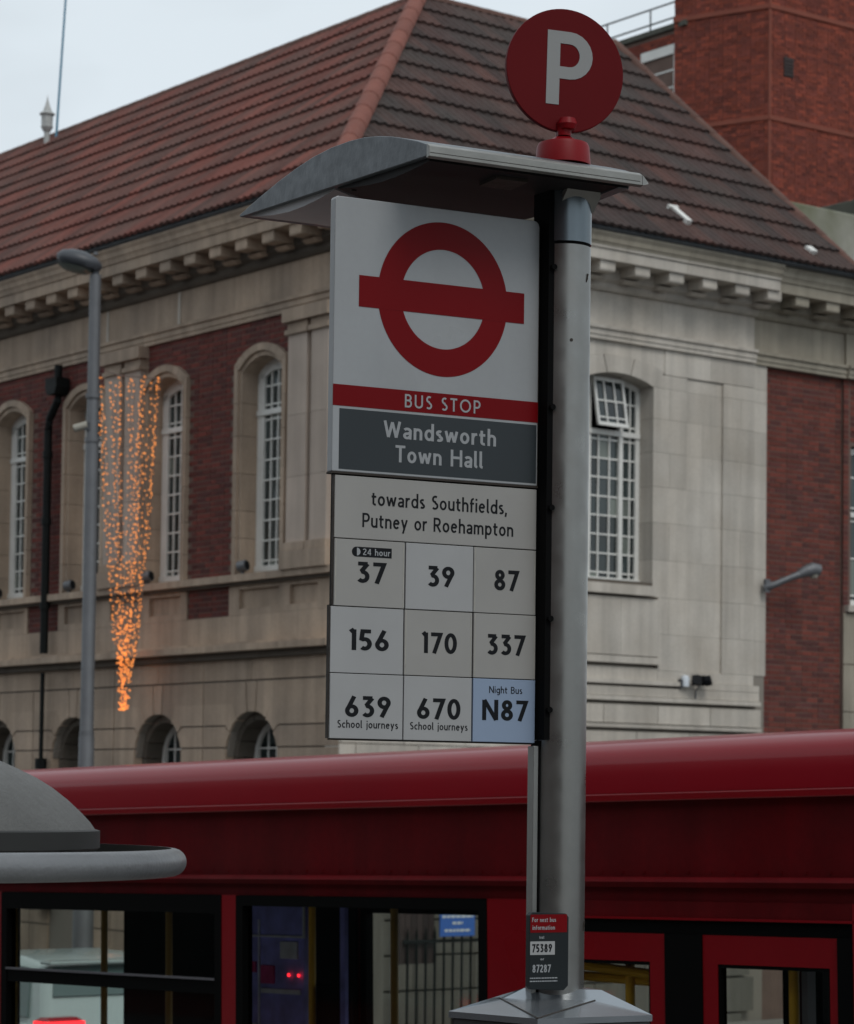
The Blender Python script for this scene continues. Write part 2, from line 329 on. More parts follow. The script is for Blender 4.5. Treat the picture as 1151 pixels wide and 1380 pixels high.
def window(F, c, hv, z0, zs, zc, d, cols, rows, zt, name='window', open_hopper=False, label=None):
    """painted glazed window; frame, transom, bars, panes; outward offset -d"""
    W = thing_part(name); 
    if label: W['label'] = label
    o = -d; fw = .15 if F is FL else .075
    fr = MB(F)
    fr.box(c - hv, c - hv + fw, o - .10, o, z0, zs); fr.box(c + hv - fw, c + hv, o - .10, o, z0, zs)
    fr.box(c - hv, c + hv, o - .12, o + .02, z0 - .06, z0 + .05)
    n = 12
    for i in range(n):
        s0 = c - hv + 2 * hv * i / n; s1 = s0 + 2 * hv / n; a, b = arcz(c, hv, zs, zc, s0), arcz(c, hv, zs, zc, s1)
        fr.prism([(s0, a - fw), (s1, b - fw), (s1, b + .01), (s0, a + .01)], o - .10, o)
    fr.box(c - hv + .01, c + hv - .01, o - .11, o + .025, zt - .04, zt + .03)
    fr.build('frame', M_['white_paint'], W)
    bars = MB(F); xs = cols
    bt = .022
    # vertical dividers (position, thickness)
    for x, t in xs:
        top = arcz(c, hv, zs, zc, x) - .03
        bars.box(x - t / 2, x + t / 2, o - .06, o - .012 if t < .05 else o + .01, z0 + .04, zt - .03)
        if not (open_hopper and t < .05 and abs(x - c) < .29): bars.box(x - t / 2, x + t / 2, o - .06, o - .012 if t < .05 else o + .01, zt + .02, top)
    lo = [z0 + .12] + [z0 + .12 + (zt - .10 - z0 - .12) * i / rows for i in range(1, rows)] + [zt - .10]
    hi = [zt + .10, (zt + .10 + zs + .02) / 2 + .03]
    for z in lo: bars.box(c - hv + .03, c + hv - .03, o - .055, o - .018, z - bt / 2, z + bt / 2)
    for z in hi:
        if open_hopper:
            bars.box(c - hv + .03, c - .31, o - .055, o - .018, z - bt / 2, z + bt / 2); bars.box(c + .31, c + hv - .03, o - .055, o - .018, z - bt / 2, z + bt / 2)
        else: bars.box(c - hv + .03, c + hv - .03, o - .055, o - .018, z - bt / 2, z + bt / 2)
    bars.build('glazing_bars', M_['white_paint'], W)
    ex = [c - hv + fw * .6] + [x for x, t in xs] + [c + hv - fw * .6]; ez = [z0 + .04] + lo + [zt] + hi
    ez = sorted(ez)
    for i in range(len(ex) - 1):
        for k in range(len(ez)):
            za = ez[k]; mid = (ex[i] + ex[i + 1]) / 2
            zb = ez[k + 1] if k + 1 < len(ez) else arcz(c, hv, zs, zc, mid) - .02
            if open_hopper and za > zt - .01 and abs(mid - c) < .28: continue
            tl = random.uniform(-.004, .004)
            p = MB(F); p.add([(ex[i], o - .035 + tl, za), (ex[i + 1], o - .035 - tl, za), (ex[i + 1], o - .035, zb), (ex[i], o - .035, zb)], [(0, 1, 2, 3)])
            p.build('pane', M_['green_glass'] if (random.random() < .1 and za < zt) else M_['dark_glass'], W, recalc=False)
    if open_hopper:     # the middle light tilts out at the bottom
        zt2 = zs + .05; L_ = zt2 - (zt + .05); an = radians(10)
        def G(a, b, cc):
            t = zt2 - cc; return F(a, o + .03 + t * sin(an) + b, zt2 - t * cos(an))
        h = MB(G); w2 = .275
        h.box(c - w2, c - w2 + .035, 0, .04, zt + .05, zt2 - .02); h.box(c + w2 - .035, c + w2, 0, .04, zt + .05, zt2 - .02)
        h.box(c - w2, c + w2, 0, .045, zt + .05, zt + .10); h.box(c - w2, c + w2, 0, .04, zt2 - .02, zt2 + .03)
        for x in (c - .092, c + .092): h.box(x - .01, x + .01, .005, .035, zt + .1, zt2)
        for z in (zt + .17, zt + .41): h.box(c - w2, c + w2, .005, .035, z - .01, z + .01)
        h.build('hopper_sash', M_['white_paint'], W)
        for i in range(3):
            for a, b in ((zt + .1, zt + .17), (zt + .17, zt + .41), (zt + .41, zt2)):
                x0 = c - w2 + .03 + i * .172
                MB(G).add([(x0, .015, a), (x0 + .172, .015, a), (x0 + .172, .015, b), (x0, .015, b)], [(0, 1, 2, 3)]).build('pane', M_['dark_glass'], W, recalc=False)
    MB(F).box(c - hv - .1, c + hv + .1, o - .5, o - .45, z0 - .1, zc + .1).build('room_wall', M_['bus_dark'], W)
    return W
def thing_part(name):
    o = bpy.data.objects.new(name, None); COL.objects.link(o); o.parent = TH; return o
def brick_area(F, tag, a0, a1, c0, c1, o=0., holes=()):
    """stretcher and header courses, 75 mm rise; holes = (c, hs, zs, zc, zbottom)"""
    n = round((c1 - c0) / .075); ch = (c1 - c0) / n
    for k in range(n):
        z0 = c0 + k * ch; st = 0 if k % 2 else -.11; s = a0 + st; i = 0
        while s < a1:
            ln = .215 if (i + k) % 2 == 0 else .105
            x0, x1 = max(s, a0), min(s + ln, a1); s += ln + .01; i += 1
            if x1 - x0 < .03: continue
            skip = False
            for (c, hs, zs, zc, zb) in holes:
                m = (x0 + x1) / 2
                if x0 < c + hs - .02 and x1 > c - hs + .02 and z0 + ch > zb and z0 < arcz(c, hs, zs, zc, min(max(m, c - hs + .01), c + hs - .01)) - .07: skip = True
            if not skip: bricks.append((F, tag, x0, x1, z0 + .008, z0 + ch - .008, o + random.uniform(.003, .009)))
# heights shared by both fronts
Z = dict(arch0=8.93, arch1=9.12, frz=9.6, mod0=9.76, mod1=9.9, cor0=9.9, cor1=10.05)
WINS = [1.79, 4.17, 6.33, 8.53, 10.69]; HV = .46; HS = .60; Z0, ZS, ZC = 5.64, 8.26, 8.44
OZS, OZC = 8.37, 8.60
wl = MB(FL)                                      # backing wall of the left front, with real openings
edges = [0.02]
for c in WINS: edges += [c - HV - .03, c + HV + .03]
edges.append(13.4)
for i in range(0, len(edges), 2): wl.box(edges[i], edges[i + 1], -.5, 0, 5.5, Z['arch0'])
for c in WINS: wall_arch(wl, 0, 0, c, HV + .03, ZS, ZC + .02, Z['arch0'], -.5, 0)
wl.build('brick_backing', M_['mortar'], TH)
holesL = [(c, HS, OZS, OZC, 5.6) for c in WINS]
brick_area(FL, 'L', 1.19 + .02, 4.66, 5.56, 8.93, 0, holesL)
brick_area(FL, 'L', 5.86, 9.12, 5.56, 8.93, 0, holesL)
brick_area(FL, 'L', 10.1, 13.3, 5.56, 8.93, 0, holesL)
for a, b in ((2.54, 3.58), (7.08, 8.0), (11.4, 12.4)):
    MB(FL).box(a, b, -.3, -.03, 5.03, 5.47).build('brick_backing', M_['mortar'], TH); brick_area(FL, 'L', a, b, 5.04, 5.47, -.03)
for c in WINS:
    # moulded stone surround: outer and inner step, jamb stones, voussoirs
    zz = [5.56]
    while zz[-1] < OZS - .35: zz.append(zz[-1] + random.choice((.36, .44, .5)))
    zz[-1] = OZS if OZS - zz[-1] < .25 else zz[-1]
    if zz[-1] != OZS: zz.append(OZS)
    for sg in (-1, 1):
        for i in range(len(zz) - 1):
            a, b = sorted((c + sg * (HV + .055), c + sg * HS)); m = MB(FL).box(a, b, -.05, .075, zz[i] + .003, zz[i + 1] - .003)
            a2, b2 = sorted((c + sg * HV, c + sg * (HV + .055))); m.box(a2, b2, -.40, .035, zz[i] + .003, min(zz[i + 1] - .003, ZS + .03 if i == len(zz) - 2 else 99))
            m.build('jamb_stone', M_['stone_warm'], TH)
    arch_ring(FL, c, HV + .03, ZS + .04, ZC + .065, HS, OZS, OZC, -.05, .075, 'stone_warm')
    arch_ring(FL, c, HV, ZS, ZC, HV + .04, ZS + .03, ZC + .06, -.40, .035, 'stone_warm', 5)
    wd = window(FL, c, HV, Z0, ZS, ZC, .22, [(c - .158, .022), (c, .022), (c + .158, .022)], 7, 7.74)
    # sill block + small floodlight on it is added later
# right front: stone pavilion wall, window, panel
CR, HR, RZS, RZC = 4.66, .65, 8.38, 8.51
wr = MB(FR); wr.box(0.04, CR - HR - .02, -.5, -.05, BASE, 8.93); wr.box(CR + HR + .02, 7.56, -.5, -.07, BASE, 8.93); wr.box(CR - HR - .02, CR + HR + .02, -.5, -.05, BASE, 5.62)
wall_arch(wr, 0, 0, CR, HR + .02, RZS, RZC + .01, 8.93, -.5, -.05)
wr.build('wall_backing', M_['joint'], TH)
rows_ = [5.46, 5.98, 6.5, 7.0, 7.48, 7.95, 8.38]
def course(F, cols, zs, mat, o1=0., o0=-.3, rnd=True):
    for i in range(len(zs) - 1):
        cc = list(cols)
        for a, b in zip(cc[:-1], cc[1:]):
            if b - a > .75 and rnd:
                m = a + (b - a) * random.uniform(.35, .65); stone(F, a, m, o0, o1, zs[i], zs[i + 1], mat); stone(F, m, b, o0, o1, zs[i], zs[i + 1], mat)
            else: stone(F, a, b, o0, o1, zs[i], zs[i + 1], mat)
zR = [4.45, 4.95, 5.46, 5.98, 6.5, 7.0, 7.48, 7.95, 8.38, 8.57]
for i in range(len(zR) - 1):
    z0, z1 = zR[i], zR[i + 1]
    x = 5.62 if i % 2 else 5.95
    if z0 >= 5.46: stone(FR, CR + HR, x, -.36, 0, z0, z1, 'stone_pale')
    else: stone(FR, 5.42, x, -.3, 0, z0, z1, 'stone_pale')
    if x < 5.95: stone(FR, x, 5.95, -.3, 0, z0, z1, 'stone_pale')
    if i % 3 == 0: stone(FR, 5.95, 6.27, -.3, -.028, z0, z1, 'stone_pale', j=.001); stone(FR, 6.27, 6.65, -.3, -.028, z0, z1, 'stone_pale', j=.001)
    else: stone(FR, 5.95, 6.65, -.3, -.028, z0, z1, 'stone_pale', j=.001)
    if i % 2: stone(FR, 6.65, 7.0, -.3, 0, z0, z1, 'stone_pale'); stone(FR, 7.0, 7.28, -.3, 0, z0, z1, 'stone_pale')
    else: stone(FR, 6.65, 7.28, -.3, 0, z0, z1, 'stone_pale')
    stone(FR, 7.28, 7.58, -.3, -.06, z0, z1, 'stone_pale')
    for a, b in ((.0, .9), (.9, 1.9), (1.9, 3.0), (3.0, CR - HR)): stone(FR, a, b, -.36, 0, z0, z1, 'stone_pale')
for a, b in ((5.52, 6.4), (6.4, 7.28)): stone(FR, a, b, -.3, 0, 8.575, 8.93, 'stone_pale')
stone(FR, 7.28, 7.58, -.3, -.06, 8.57, 8.93, 'stone_pale')
for a, b in ((0, 1.3), (1.3, 2.5), (2.5, 3.8)): stone(FR, a, b, -.3, 0, 8.57, 8.93, 'stone_pale')
arch_ring(FR, CR, HR, RZS, RZC, .86, 8.61, 8.75, -.36, .004, 'stone_pale', 3)
for k in range(8):          # stone over the arch up to the architrave
    s0 = CR - .86 + 1.72 * k / 8; s1 = s0 + .215
    MB(FR).prism([(s0, arcz(CR, .861, 8.61, 8.75, s0) + .004), (s1, arcz(CR, .861, 8.61, 8.75, s1) + .004), (s1, 8.927), (s0, 8.927)], -.3, -.012).build('stone_block', M_['stone_pale'], TH)
window(FR, CR, HR, 5.66, RZS, RZC, .28, [(CR - .48, .02), (CR - .295, .07), (CR - .1, .022), (CR + .1, .022), (CR + .295, .07), (CR + .48, .022)], 7, 7.72, open_hopper=True, label='wide arched window with its middle top sash tilted open')
stone(FR, CR - .70, 5.30, -.4, .10, 5.46, 5.60, 'stone_pale', 'window_sill')
stone(FR, CR - HR + .01, 5.30, -.42, .02, 5.60, 5.655, 'stone_dark', 'window_sill')
for a, b in ((4.0, 4.7), (4.7, 5.42)): stone(FR, a, b, -.3, .045, 4.63, 5.425, 'stone_pale')
stone(FR, 3.9, 5.44, -.3, .06, 4.52, 4.62, 'stone_pale'); stone(FR, 3.9, 5.42, -.3, .0, 4.30, 4.475, 'stone_pale')
for a, b in ((5.42, 6.3), (6.3, 7.28)): stone(FR, a, b, -.3, .0, 4.30, 4.45, 'stone_pale')
stone(FR, 3.0, 5.83, -.3, .05, 4.24, 4.30, 'stone_pale', 'string_course', .0); stone(FR, 5.835, 7.38, -.3, .02, 4.207, 4.30, 'stone_pale')
for a, b in ((0, 1.2), (1.2, 2.6), (2.6, 4.1), (4.1, 5.6), (5.6, 6.6), (6.6, 7.38)): stone(FR, a, b, -.3, .02, 4.075, 4.205, 'stone_pale')
stone(FR, 0, 7.38, -.3, .055, 4.01, 4.07, 'stone_pale', 'string_course', 0)
for z0, z1 in ((4.305, 4.445),): [stone(FR, a, b, -.3, .0, z0, z1, 'stone_pale') for a, b in ((0, 1.1), (1.1, 2.4), (2.4, 3.895))]
for z0, z1 in ((3.70, 3.965), (3.32, 3.595), (2.9, 3.32), (2.45, 2.88), (2.0, 2.43), (1.55, 1.98), (1.1, 1.53), (.65, 1.08), (.2, .63), (-.3, .18), (BASE, -.32)):
    off = random.uniform(0, .5)
    for a in range(0, 8): stone(FR, max(0, a * 1.0 + off - 1), min(7.58, a * 1.0 + off), -.3, .015 if z0 > 2 else .06, z0, z1, 'stone_pale' if z0 > 2.8 else 'stone_base', j=.006)
stone(FR, 0, 7.40, -.3, .05, 3.64, 3.69, 'stone_pale', 'string_course', 0)
# right brick bay and the pier at the edge of the frame
MB(FR).box(7.58, 9.2, -.5, -.13, BASE, 8.93).build('brick_backing', M_['mortar'], TH)
brick_area(FR, 'R', 7.60, 9.19, 3.05, 8.93, -.13)
c9 = 10.05
p = MB(FR).box(9.2, 9.36, -.5, -.08, BASE, 8.93); p.box(10.8, 13, -.5, -.08, BASE, 8.93); p.box(9.36, 10.8, -.5, -.08, BASE, 5.5); p.box(9.36, 10.8, -.5, -.08, 8.2, 8.93)
p.build('brick_backing', M_['mortar'], TH)
brick_area(FR, 'R', 9.2, 9.34, 5.56, 8.93, -.08); brick_area(FR, 'R', 9.34, 10.8, 8.0, 8.93, -.08)
for a, b in ((9.2, 9.33), (9.33, 10.0), (10.0, 10.9)):
    for z0, z1 in ((4.7, 5.45), (4.0, 4.69), (3.3, 3.99), (2.5, 3.29)): stone(FR, a, b, -.4, -.06, z0, z1, 'stone_green')
stone(FR, 9.24, 10.9, -.4, .0, 5.47, 5.57, 'stone_pale', 'window_sill')
window(FR, 10.05, .70, 5.62, 7.88, 7.96, .25, [(9.8, .03), (10.3, .03)], 2, 6.95)
# entablature as L-shaped sweeps cut in lengths
def sweep(prof, s0, s1, F, mitre0, mitre1, mat, name):
    """profile [(out, z)] closed; mitred at the building corner when s0 == 0"""
    n = len(prof); vs = []
    for e, s in ((0, s0), (1, s1)):
        for o, z in prof: vs.append((s - (o if (e == 0 and mitre0) else 0) + (o if (e and mitre1) else 0), o, z))
    MB(F).add(vs, [list(range(n)), list(range(2 * n - 1, n - 1, -1))] + [(i, i + n, (i + 1) % n + n, (i + 1) % n) for i in range(n)]).build(name, M_[mat], TH)
profs = [
 ('architrave_stone', [(-.3, 8.93), (.045, 8.93), (.045, 8.985), (.06, 8.99), (.06, 9.06), (.09, 9.075), (.09, 9.118), (-.3, 9.118)], 'lintel'),
 ('frieze_stone', [(-.3, 9.121), (.0, 9.121), (.0, 9.597), (-.3, 9.597)], 'frieze'),
 ('bed_mould', [(-.3, 9.60), (.05, 9.60), (.09, 9.64), (.10, 9.70), (.17, 9.74), (.17, 9.9), (-.3, 9.9)], 'bed'),
 ('corona_stone', [(-.3, 9.903), (.52, 9.903), (.52, 10.05), (.545, 10.055), (.545, 10.085), (-.3, 10.085)], 'corona'),
 ('cymatium_stone', [(-.3, 10.088), (.55, 10.088), (.56, 10.12), (.575, 10.13), (.585, 10.19), (.615, 10.235), (.615, 10.262), (-.3, 10.262)], 'cyma'),
]
def lens(total, step): 
    n = max(1, round(total / step)); return [total * i / n for i in range(n + 1)]
for nm, pf, kind in profs:
    st = {'frieze': 1.9, 'lintel': 2.3}.get(kind, 2.0)
    cuts = lens(13.4, st)
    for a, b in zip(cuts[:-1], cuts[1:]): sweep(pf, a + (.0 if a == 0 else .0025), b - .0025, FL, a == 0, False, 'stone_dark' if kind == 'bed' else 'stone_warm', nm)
    cuts = lens(7.26, st)
    for a, b in zip(cuts[:-1], cuts[1:]): sweep(pf, a + (.0 if a == 0 else .0025), b - .0025, FR, a == 0, False, 'stone_green' if kind == 'cyma' else 'stone_pale', nm)
    pf2 = [(o - (.07 if o > 0 or kind == 'frieze' else 0), z) for o, z in pf]
    for a, b in ((7.263, 9.2), (9.203, 11.4), (11.403, 13)): sweep([(o + (.04 if a > 9 and kind in ('lintel', 'frieze') and o > -.2 else 0), z) for o, z in pf2], a, b, FR, False, False, 'stone_green', nm)
    if kind == 'frieze':
        for s in (3.86, 5.77): stone(FL, s, s + .06, .0, .012, 9.14, 9.59, 'stone_pale')
gp = [(.50, 10.265), (.62, 10.265), (.655, 10.29), (.655, 10.335), (.63, 10.335), (.62, 10.30), (.50, 10.30)]
sweep(gp, 0, 18, FL, True, False, 'lead', 'gutter'); sweep(gp, 0, 8.9, FR, True, False, 'lead', 'gutter')
# modillions
mm = MB().prism_x([(0, 0), (.30, .0), (.31, .02), (.31, .14), (-.02, .14), (-.02, -.06), (.06, -.07), (.12, -.03)], -.135, .135)
modL = mm.mesh('modillion', M_['stone_warm']); modR = mm.mesh('modillion', M_['stone_pale']); modG = mm.mesh('modillion', M_['stone_green'])
for k in range(-9, 14):
    s = 7.865 - .62 * k
    if s > 13 or s < -.5: continue
    inst('modillion', modL, TH, mtx=Matrix(((0, -1, 0, -.17), (1, 0, 0, s), (0, 0, 1, 9.762), (0, 0, 0, 1))))
for k in range(-6, 14):
    s = 4.01 + .634 * k
    if s < .3 or s > 13: continue
    inst('modillion', modR if s < 7.3 else modG, TH, mtx=Matrix(((1, 0, 0, s), (0, -1, 0, -.17 + (.07 if s > 7.3 else 0)), (0, 0, 1, 9.762), (0, 0, 0, 1))))
# pilasters
def pilaster(F, a, b, mat):
    P = thing_part('pilaster'); m_ = M_[mat]
    zs = [5.90, 6.75, 7.55, 8.60]
    for z0, z1 in zip(zs[:-1], zs[1:]): MB(F).box(a, b, -.1, .11, z0 + .002, z1 - .002).build('shaft_stone', M_['stone_shaft'], P)
    MB(F).box(a - .035, b + .035, -.1, .15, 8.60, 8.66).box(a - .01, b + .01, -.1, .12, 8.66, 8.755).box(a - .06, b + .06, -.1, .18, 8.76, 8.926).build('capital', m_, P)
    MB(F).box(a - .04, b + .04, -.1, .15, 5.80, 5.90).box(a - .07, b + .07, -.1, .17, 5.56, 5.795).build('plinth', m_, P)
for a, b in ((.19, .56), (.66, 1.08), (4.72, 5.12), (5.24, 5.66), (9.25, 9.65), (9.78, 10.18)): pilaster(FL, a, b, 'stone_warm')
# stone between pilasters
for a, b in ((0, 1.19), (4.66, 5.86), (9.12, 10.1)):
    for z0, z1 in ((5.56, 6.4), (6.4, 7.2), (7.2, 8.1), (8.1, 8.93)): stone(FL, a, b, -.3, .012, z0, z1, 'stone_warm')
# sill course and apron zone of the left front
for a, b in zip(lens(13.4, 1.45)[:-1], lens(13.4, 1.45)[1:]):
    MB(FL).prism([(a + .003, 5.47), (b - .003, 5.47), (b - .003, 5.565), (a + .003, 5.565)], -.3, .13).build('sill_stone', M_['stone_warm'], TH)
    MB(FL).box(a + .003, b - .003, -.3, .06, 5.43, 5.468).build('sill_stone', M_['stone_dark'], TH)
def apron(a, b, panels):
    stone(FL, a, b, -.3, 0, 4.67, 5.03, 'stone_warm'); xs = [a] + [q for p_ in panels for q in p_] + [b]
    for i in range(0, len(xs), 2): stone(FL, xs[i], xs[i + 1], -.3, 0, 5.03, 5.43, 'stone_warm')
    for p0, p1 in panels:
        stone(FL, p0, p1, -.3, 0, 5.03, 5.12, 'stone_warm', j=0); stone(FL, p0, p1, -.3, 0, 5.375, 5.43, 'stone_warm', j=0)
        stone(FL, p0, p1, -.3, -.055, 5.12, 5.375, 'stone_warm', 'recessed_panel', .0)
apron(0, 2.54, [(.5, 1.12), (1.36, 2.3)]); apron(3.58, 5.95, [(3.75, 4.55), (4.75, 5.6)]); apron(5.95, 7.08, [(6.05, 6.9)]); apron(8.0, 9.2, [(8.1, 9.0)]); apron(9.2, 11.4, [(9.4, 10.2), (10.4, 11.2)]); apron(12.4, 13.4, [])
for a, b in ((2.54, 3.58), (7.08, 8.0), (11.4, 12.4)): stone(FL, a, b, -.3, 0, 4.67, 5.03, 'stone_warm')
for a, b in zip(lens(13.4, 1.7)[:-1], lens(13.4, 1.7)[1:]):
    MB(FL).prism([(a + .003, 4.545), (b - .003, 4.545), (b - .003, 4.63), (a + .003, 4.63)], -.3, .22).build('ledge_stone', M_['stone_warm'], TH)
    MB(FL).box(a + .003, b - .003, -.3, .13, 4.633, 4.668).build('ledge_stone', M_['stone_warm'], TH)
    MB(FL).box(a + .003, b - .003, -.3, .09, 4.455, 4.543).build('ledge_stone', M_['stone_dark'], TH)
# ground floor with stepped voussoirs round the arches
AC = [1.97, 4.28, 6.60, 8.90, 11.2]; AR = .6; AZ = 3.15
back = MB(FL)
e = [0.02]
for c in AC: e += [c - AR - .02, c + AR + .02]
e.append(13.4)
for i in range(0, len(e), 2): back.box(e[i], e[i + 1], -.5, -.03, BASE, 4.46)
for c in AC:
    for k in range(12):
        s0 = c - AR + 2 * AR * k / 12; s1 = s0 + 2 * AR / 12; zf = lambda s: AZ + sqrt(max(AR * AR - (s - c) ** 2, 0))
        back.prism([(s0, zf(s0) + .01), (s1, zf(s1) + .01), (s1, 4.46), (s0, 4.46)], -.5, -.03)
    back.box(c - AR - .02, c + AR + .02, -.5, -.03, BASE, 1.3)
back.build('wall_backing', M_['joint'], TH)
def apt(c, z, sg): return (c + sg * sqrt(max(AR * AR - (z - AZ) ** 2, 0)), z)
def aarc(c, za, zb, sg, n=4): return [apt(c, za + (zb - za) * i / n, sg) for i in range(n + 1)]
J = .011
def gblock(P): 
    # shrink about joints
    cx = sum(p[0] for p in P) / len(P); cz = sum(p[1] for p in P) / len(P)
    Q = [(x + (J if x < cx else -J), z + (J if z < cz else -J)) for x, z in P]
    MB(FL).prism(Q, -.3, 0).build('stone_block', M_['stone_warm'], TH)
for i, c in enumerate(AC):
    k = apt(c, AZ + AR - .008, 1)
    gblock([(c - .1, 3.742), (c + .1, 3.742), (c + .13, 4.16), (c - .13, 4.16)])
    for sg in (-1, 1):
        nb = (AC[i + sg] if 0 <= i + sg < len(AC) else (-AC[0] + .0 if sg < 0 else 13.4 * 2 - c)); mid = (c + nb) / 2
        if i == 0 and sg < 0: mid = 0
        P = [(c + sg * .1, 3.742)] + aarc(c, 3.742, 3.65, sg)[1:] + [(c + sg * .44, 3.87), (mid, 3.87), (mid, 4.16), (c + sg * .13, 4.16)]; gblock(P)
        P = aarc(c, 3.65, 3.48, sg) + [(c + sg * .62, 3.57), (mid, 3.57), (mid, 3.87), (c + sg * .44, 3.87)]; gblock(P)
        P = aarc(c, 3.48, 3.28, sg) + [(mid, 3.28), (mid, 3.57), (c + sg * .62, 3.57)]; gblock(P)
        z = 3.28
        while z > BASE:
            zn = z - .42 if z < 3.2 else z - .45
            gblock([(c + sg * .6, zn), (mid, zn), (mid, z), (c + sg * .6, z)]); z = zn
    for s0, s1 in zip(lens(2.31, 1.1)[:-1], lens(2.31, 1.1)[1:]):
        a0 = c - 1.155 + s0; a1 = c - 1.155 + s1
        if i == 0 and s0 == 0: a0 = 0
        stone(FL, a0, a1, -.3, 0, 4.17, 4.455, 'stone_warm', j=.005)
    # splayed inner ring of the opening and the arched window
    r2 = .50
    for kk in range(7):
        a0, a1 = 180 * kk / 7 + .8, 180 * (kk + 1) / 7 - .8
        MB(FL).prism([(c + AR * cos(radians(a0 + (a1 - a0) * t / 3)), AZ + AR * sin(radians(a0 + (a1 - a0) * t / 3))) for t in range(4)] + [(c + r2 * cos(radians(a1 - (a1 - a0) * t / 3)), AZ + r2 * sin(radians(a1 - (a1 - a0) * t / 3))) for t in range(4)], -.45, -.13).build('voussoir', M_['stone_dark'], TH)
    for sg in (-1, 1):
        a, b = sorted((c + sg * r2, c + sg * AR)); stone(FL, a, b, -.45, -.13, 1.3, AZ - .005, 'stone_dark', 'jamb_stone')
    W = thing_part('arched_window'); o = -.40
    fr = MB(FL)
    for kk in range(10):
        a0, a1 = radians(18 * kk), radians(18 * kk + 18)
        fr.prism([(c + r2 * cos(a0), AZ + r2 * sin(a0)), (c + r2 * cos(a1), AZ + r2 * sin(a1)), (c + .43 * cos(a1), AZ + .43 * sin(a1)), (c + .43 * cos(a0), AZ + .43 * sin(a0))], o - .06, o)
    for sg in (-1, 1):
        a, b = sorted((c + sg * .43, c + sg * r2)); fr.box(a, b, o - .06, o, 1.3, AZ)
    fr.build('frame', M_['white_paint'], W)
    bs = MB(FL)
    for x in (-.22, -.02, .18): bs.box(c + x, c + x + .022, o - .05, o - .01, 1.3, AZ + sqrt(.43 ** 2 - x * x) - .01)
    for z in (1.6, 1.95, 2.3, 2.65, 3.0, 3.27): bs.box(c - sqrt(.43 ** 2 - max(z - AZ, 0) ** 2), c + sqrt(.43 ** 2 - max(z - AZ, 0) ** 2), o - .05, o - .012, z, z + .022)
    bs.build('glazing_bars', M_['white_paint'], W)
    for x in (-.43, -.21, -.01, .19):
        for z in (1.3, 1.6, 1.95, 2.3, 2.65, 3.0, 3.27):
            x2 = min(x + .2, .43); zt = min(z + .35, AZ + sqrt(max(.43 ** 2 - min(abs(x), abs(x2)) ** 2, 0)))
            if zt > z: MB(FL).add([(c + x, o - .03, z), (c + x2, o - .03, z), (c + x2, o - .03, zt), (c + x, o - .03, zt)], [(0, 1, 2, 3)]).build('pane', M_['dark_glass'], W, recalc=False)
# bricks: the 300 that show largest as parts, the rest joined
bricks.sort(key=lambda b: (0 if (b[1] == 'R' and b[2] < 8.6) else 1, abs(b[4] - 6.4)))
bcache = {}
MR = Matrix(((1, 0, 0, 0), (0, -1, 0, 0), (0, 0, 1, 0), (0, 0, 0, 1)))
for i, (F, tg, x0, x1, z0, z1, o) in enumerate(bricks[:300]):
    key = (round(x1 - x0, 3), round(z1 - z0, 4), tg)
    if key not in bcache: bcache[key] = MB(F).box(0, key[0], -.03, 0, 0, key[1]).mesh('brick', M_['brick' if tg == 'R' else 'brick_deep'])
    q = F(x0, o, z0); inst('brick', bcache[key], TH, loc=q)
for tg in 'LR':
    mb = MB()
    for (F, t2, x0, x1, z0, z1, o) in bricks[300:]:
        if t2 == tg: mb.fn = F; mb.box(x0, x1, o - .03, o, z0, z1)
    q = mb.build('brickwork', M_['brick' if tg == 'R' else 'brick_deep'], TH); q['kind'] = 'stuff'
# ------------------------------------------------------------------ roof
RP = .839; slope = sqrt(1 + RP * RP); ZE = 10.31; RT = 5.5; XV = 8.80
rb = MB()
zr = ZE + RT * RP
rb.add([(-.62, -.62, ZE - .03), (4.85, 4.85, zr - .03), (4.85, 20, zr - .03), (-.62, 20, ZE - .03)], [(0, 1, 2, 3)])
rb.add([(-.62, -.62, ZE - .03), (XV - .02, -.62, ZE - .03), (XV + .05, 4.85, zr - .03), (4.85, 4.85, zr - .03)], [(0, 1, 2, 3)])
rb.add([(4.85, 4.85, zr - .03), (XV + .05, 4.85, zr - .03), (XV + .05, 10.3, ZE), (10.3, 10.3, ZE), (10.3, 20, ZE), (4.85, 20, zr - .03)], [(0, 1, 2, 3, 4, 5)])
rb.add([(XV, -.62, ZE - .03), (XV + .05, 4.85, zr - .03), (XV, 10.3, ZE), (XV, 10.3, 9.9), (XV, -.3, 9.9)], [(0, 1, 2, 3, 4)])
rb.build('roof_underlay', M_['felt'], TH, recalc=False)
TW, NC = .31, 12; G_ = (RT * slope) / NC
prof = []
for i in range(13):
    t = i / 12; ph = (t * 2) % 1; prof.append((t * TW, .012 + .026 * max(0, cos((ph - .5) * 2 * pi)) ** .8 * .85 if 0 < ph < 1 else .012))
def tile_mesh(mat):
    m = MB(); n = len(prof); vs = []
    for x, h in prof: vs += [(x, -.03, h + .058), (x, G_, h + .012), (x, -.03, h + .012)]
    fs = []
    for i in range(n - 1): fs += [(3 * i, 3 * i + 3, 3 * i + 4, 3 * i + 1), (3 * i, 3 * i + 2, 3 * i + 5, 3 * i + 3)]
    m.add(vs, fs); return m
tm = tile_mesh(None); tmesh = {'R': tm.mesh('roof_tile', M_['tile_dark'], recalc=False), 'L': tm.mesh('roof_tile', M_['tile_red'], recalc=False)}
cs, sn = 1 / slope, RP / slope
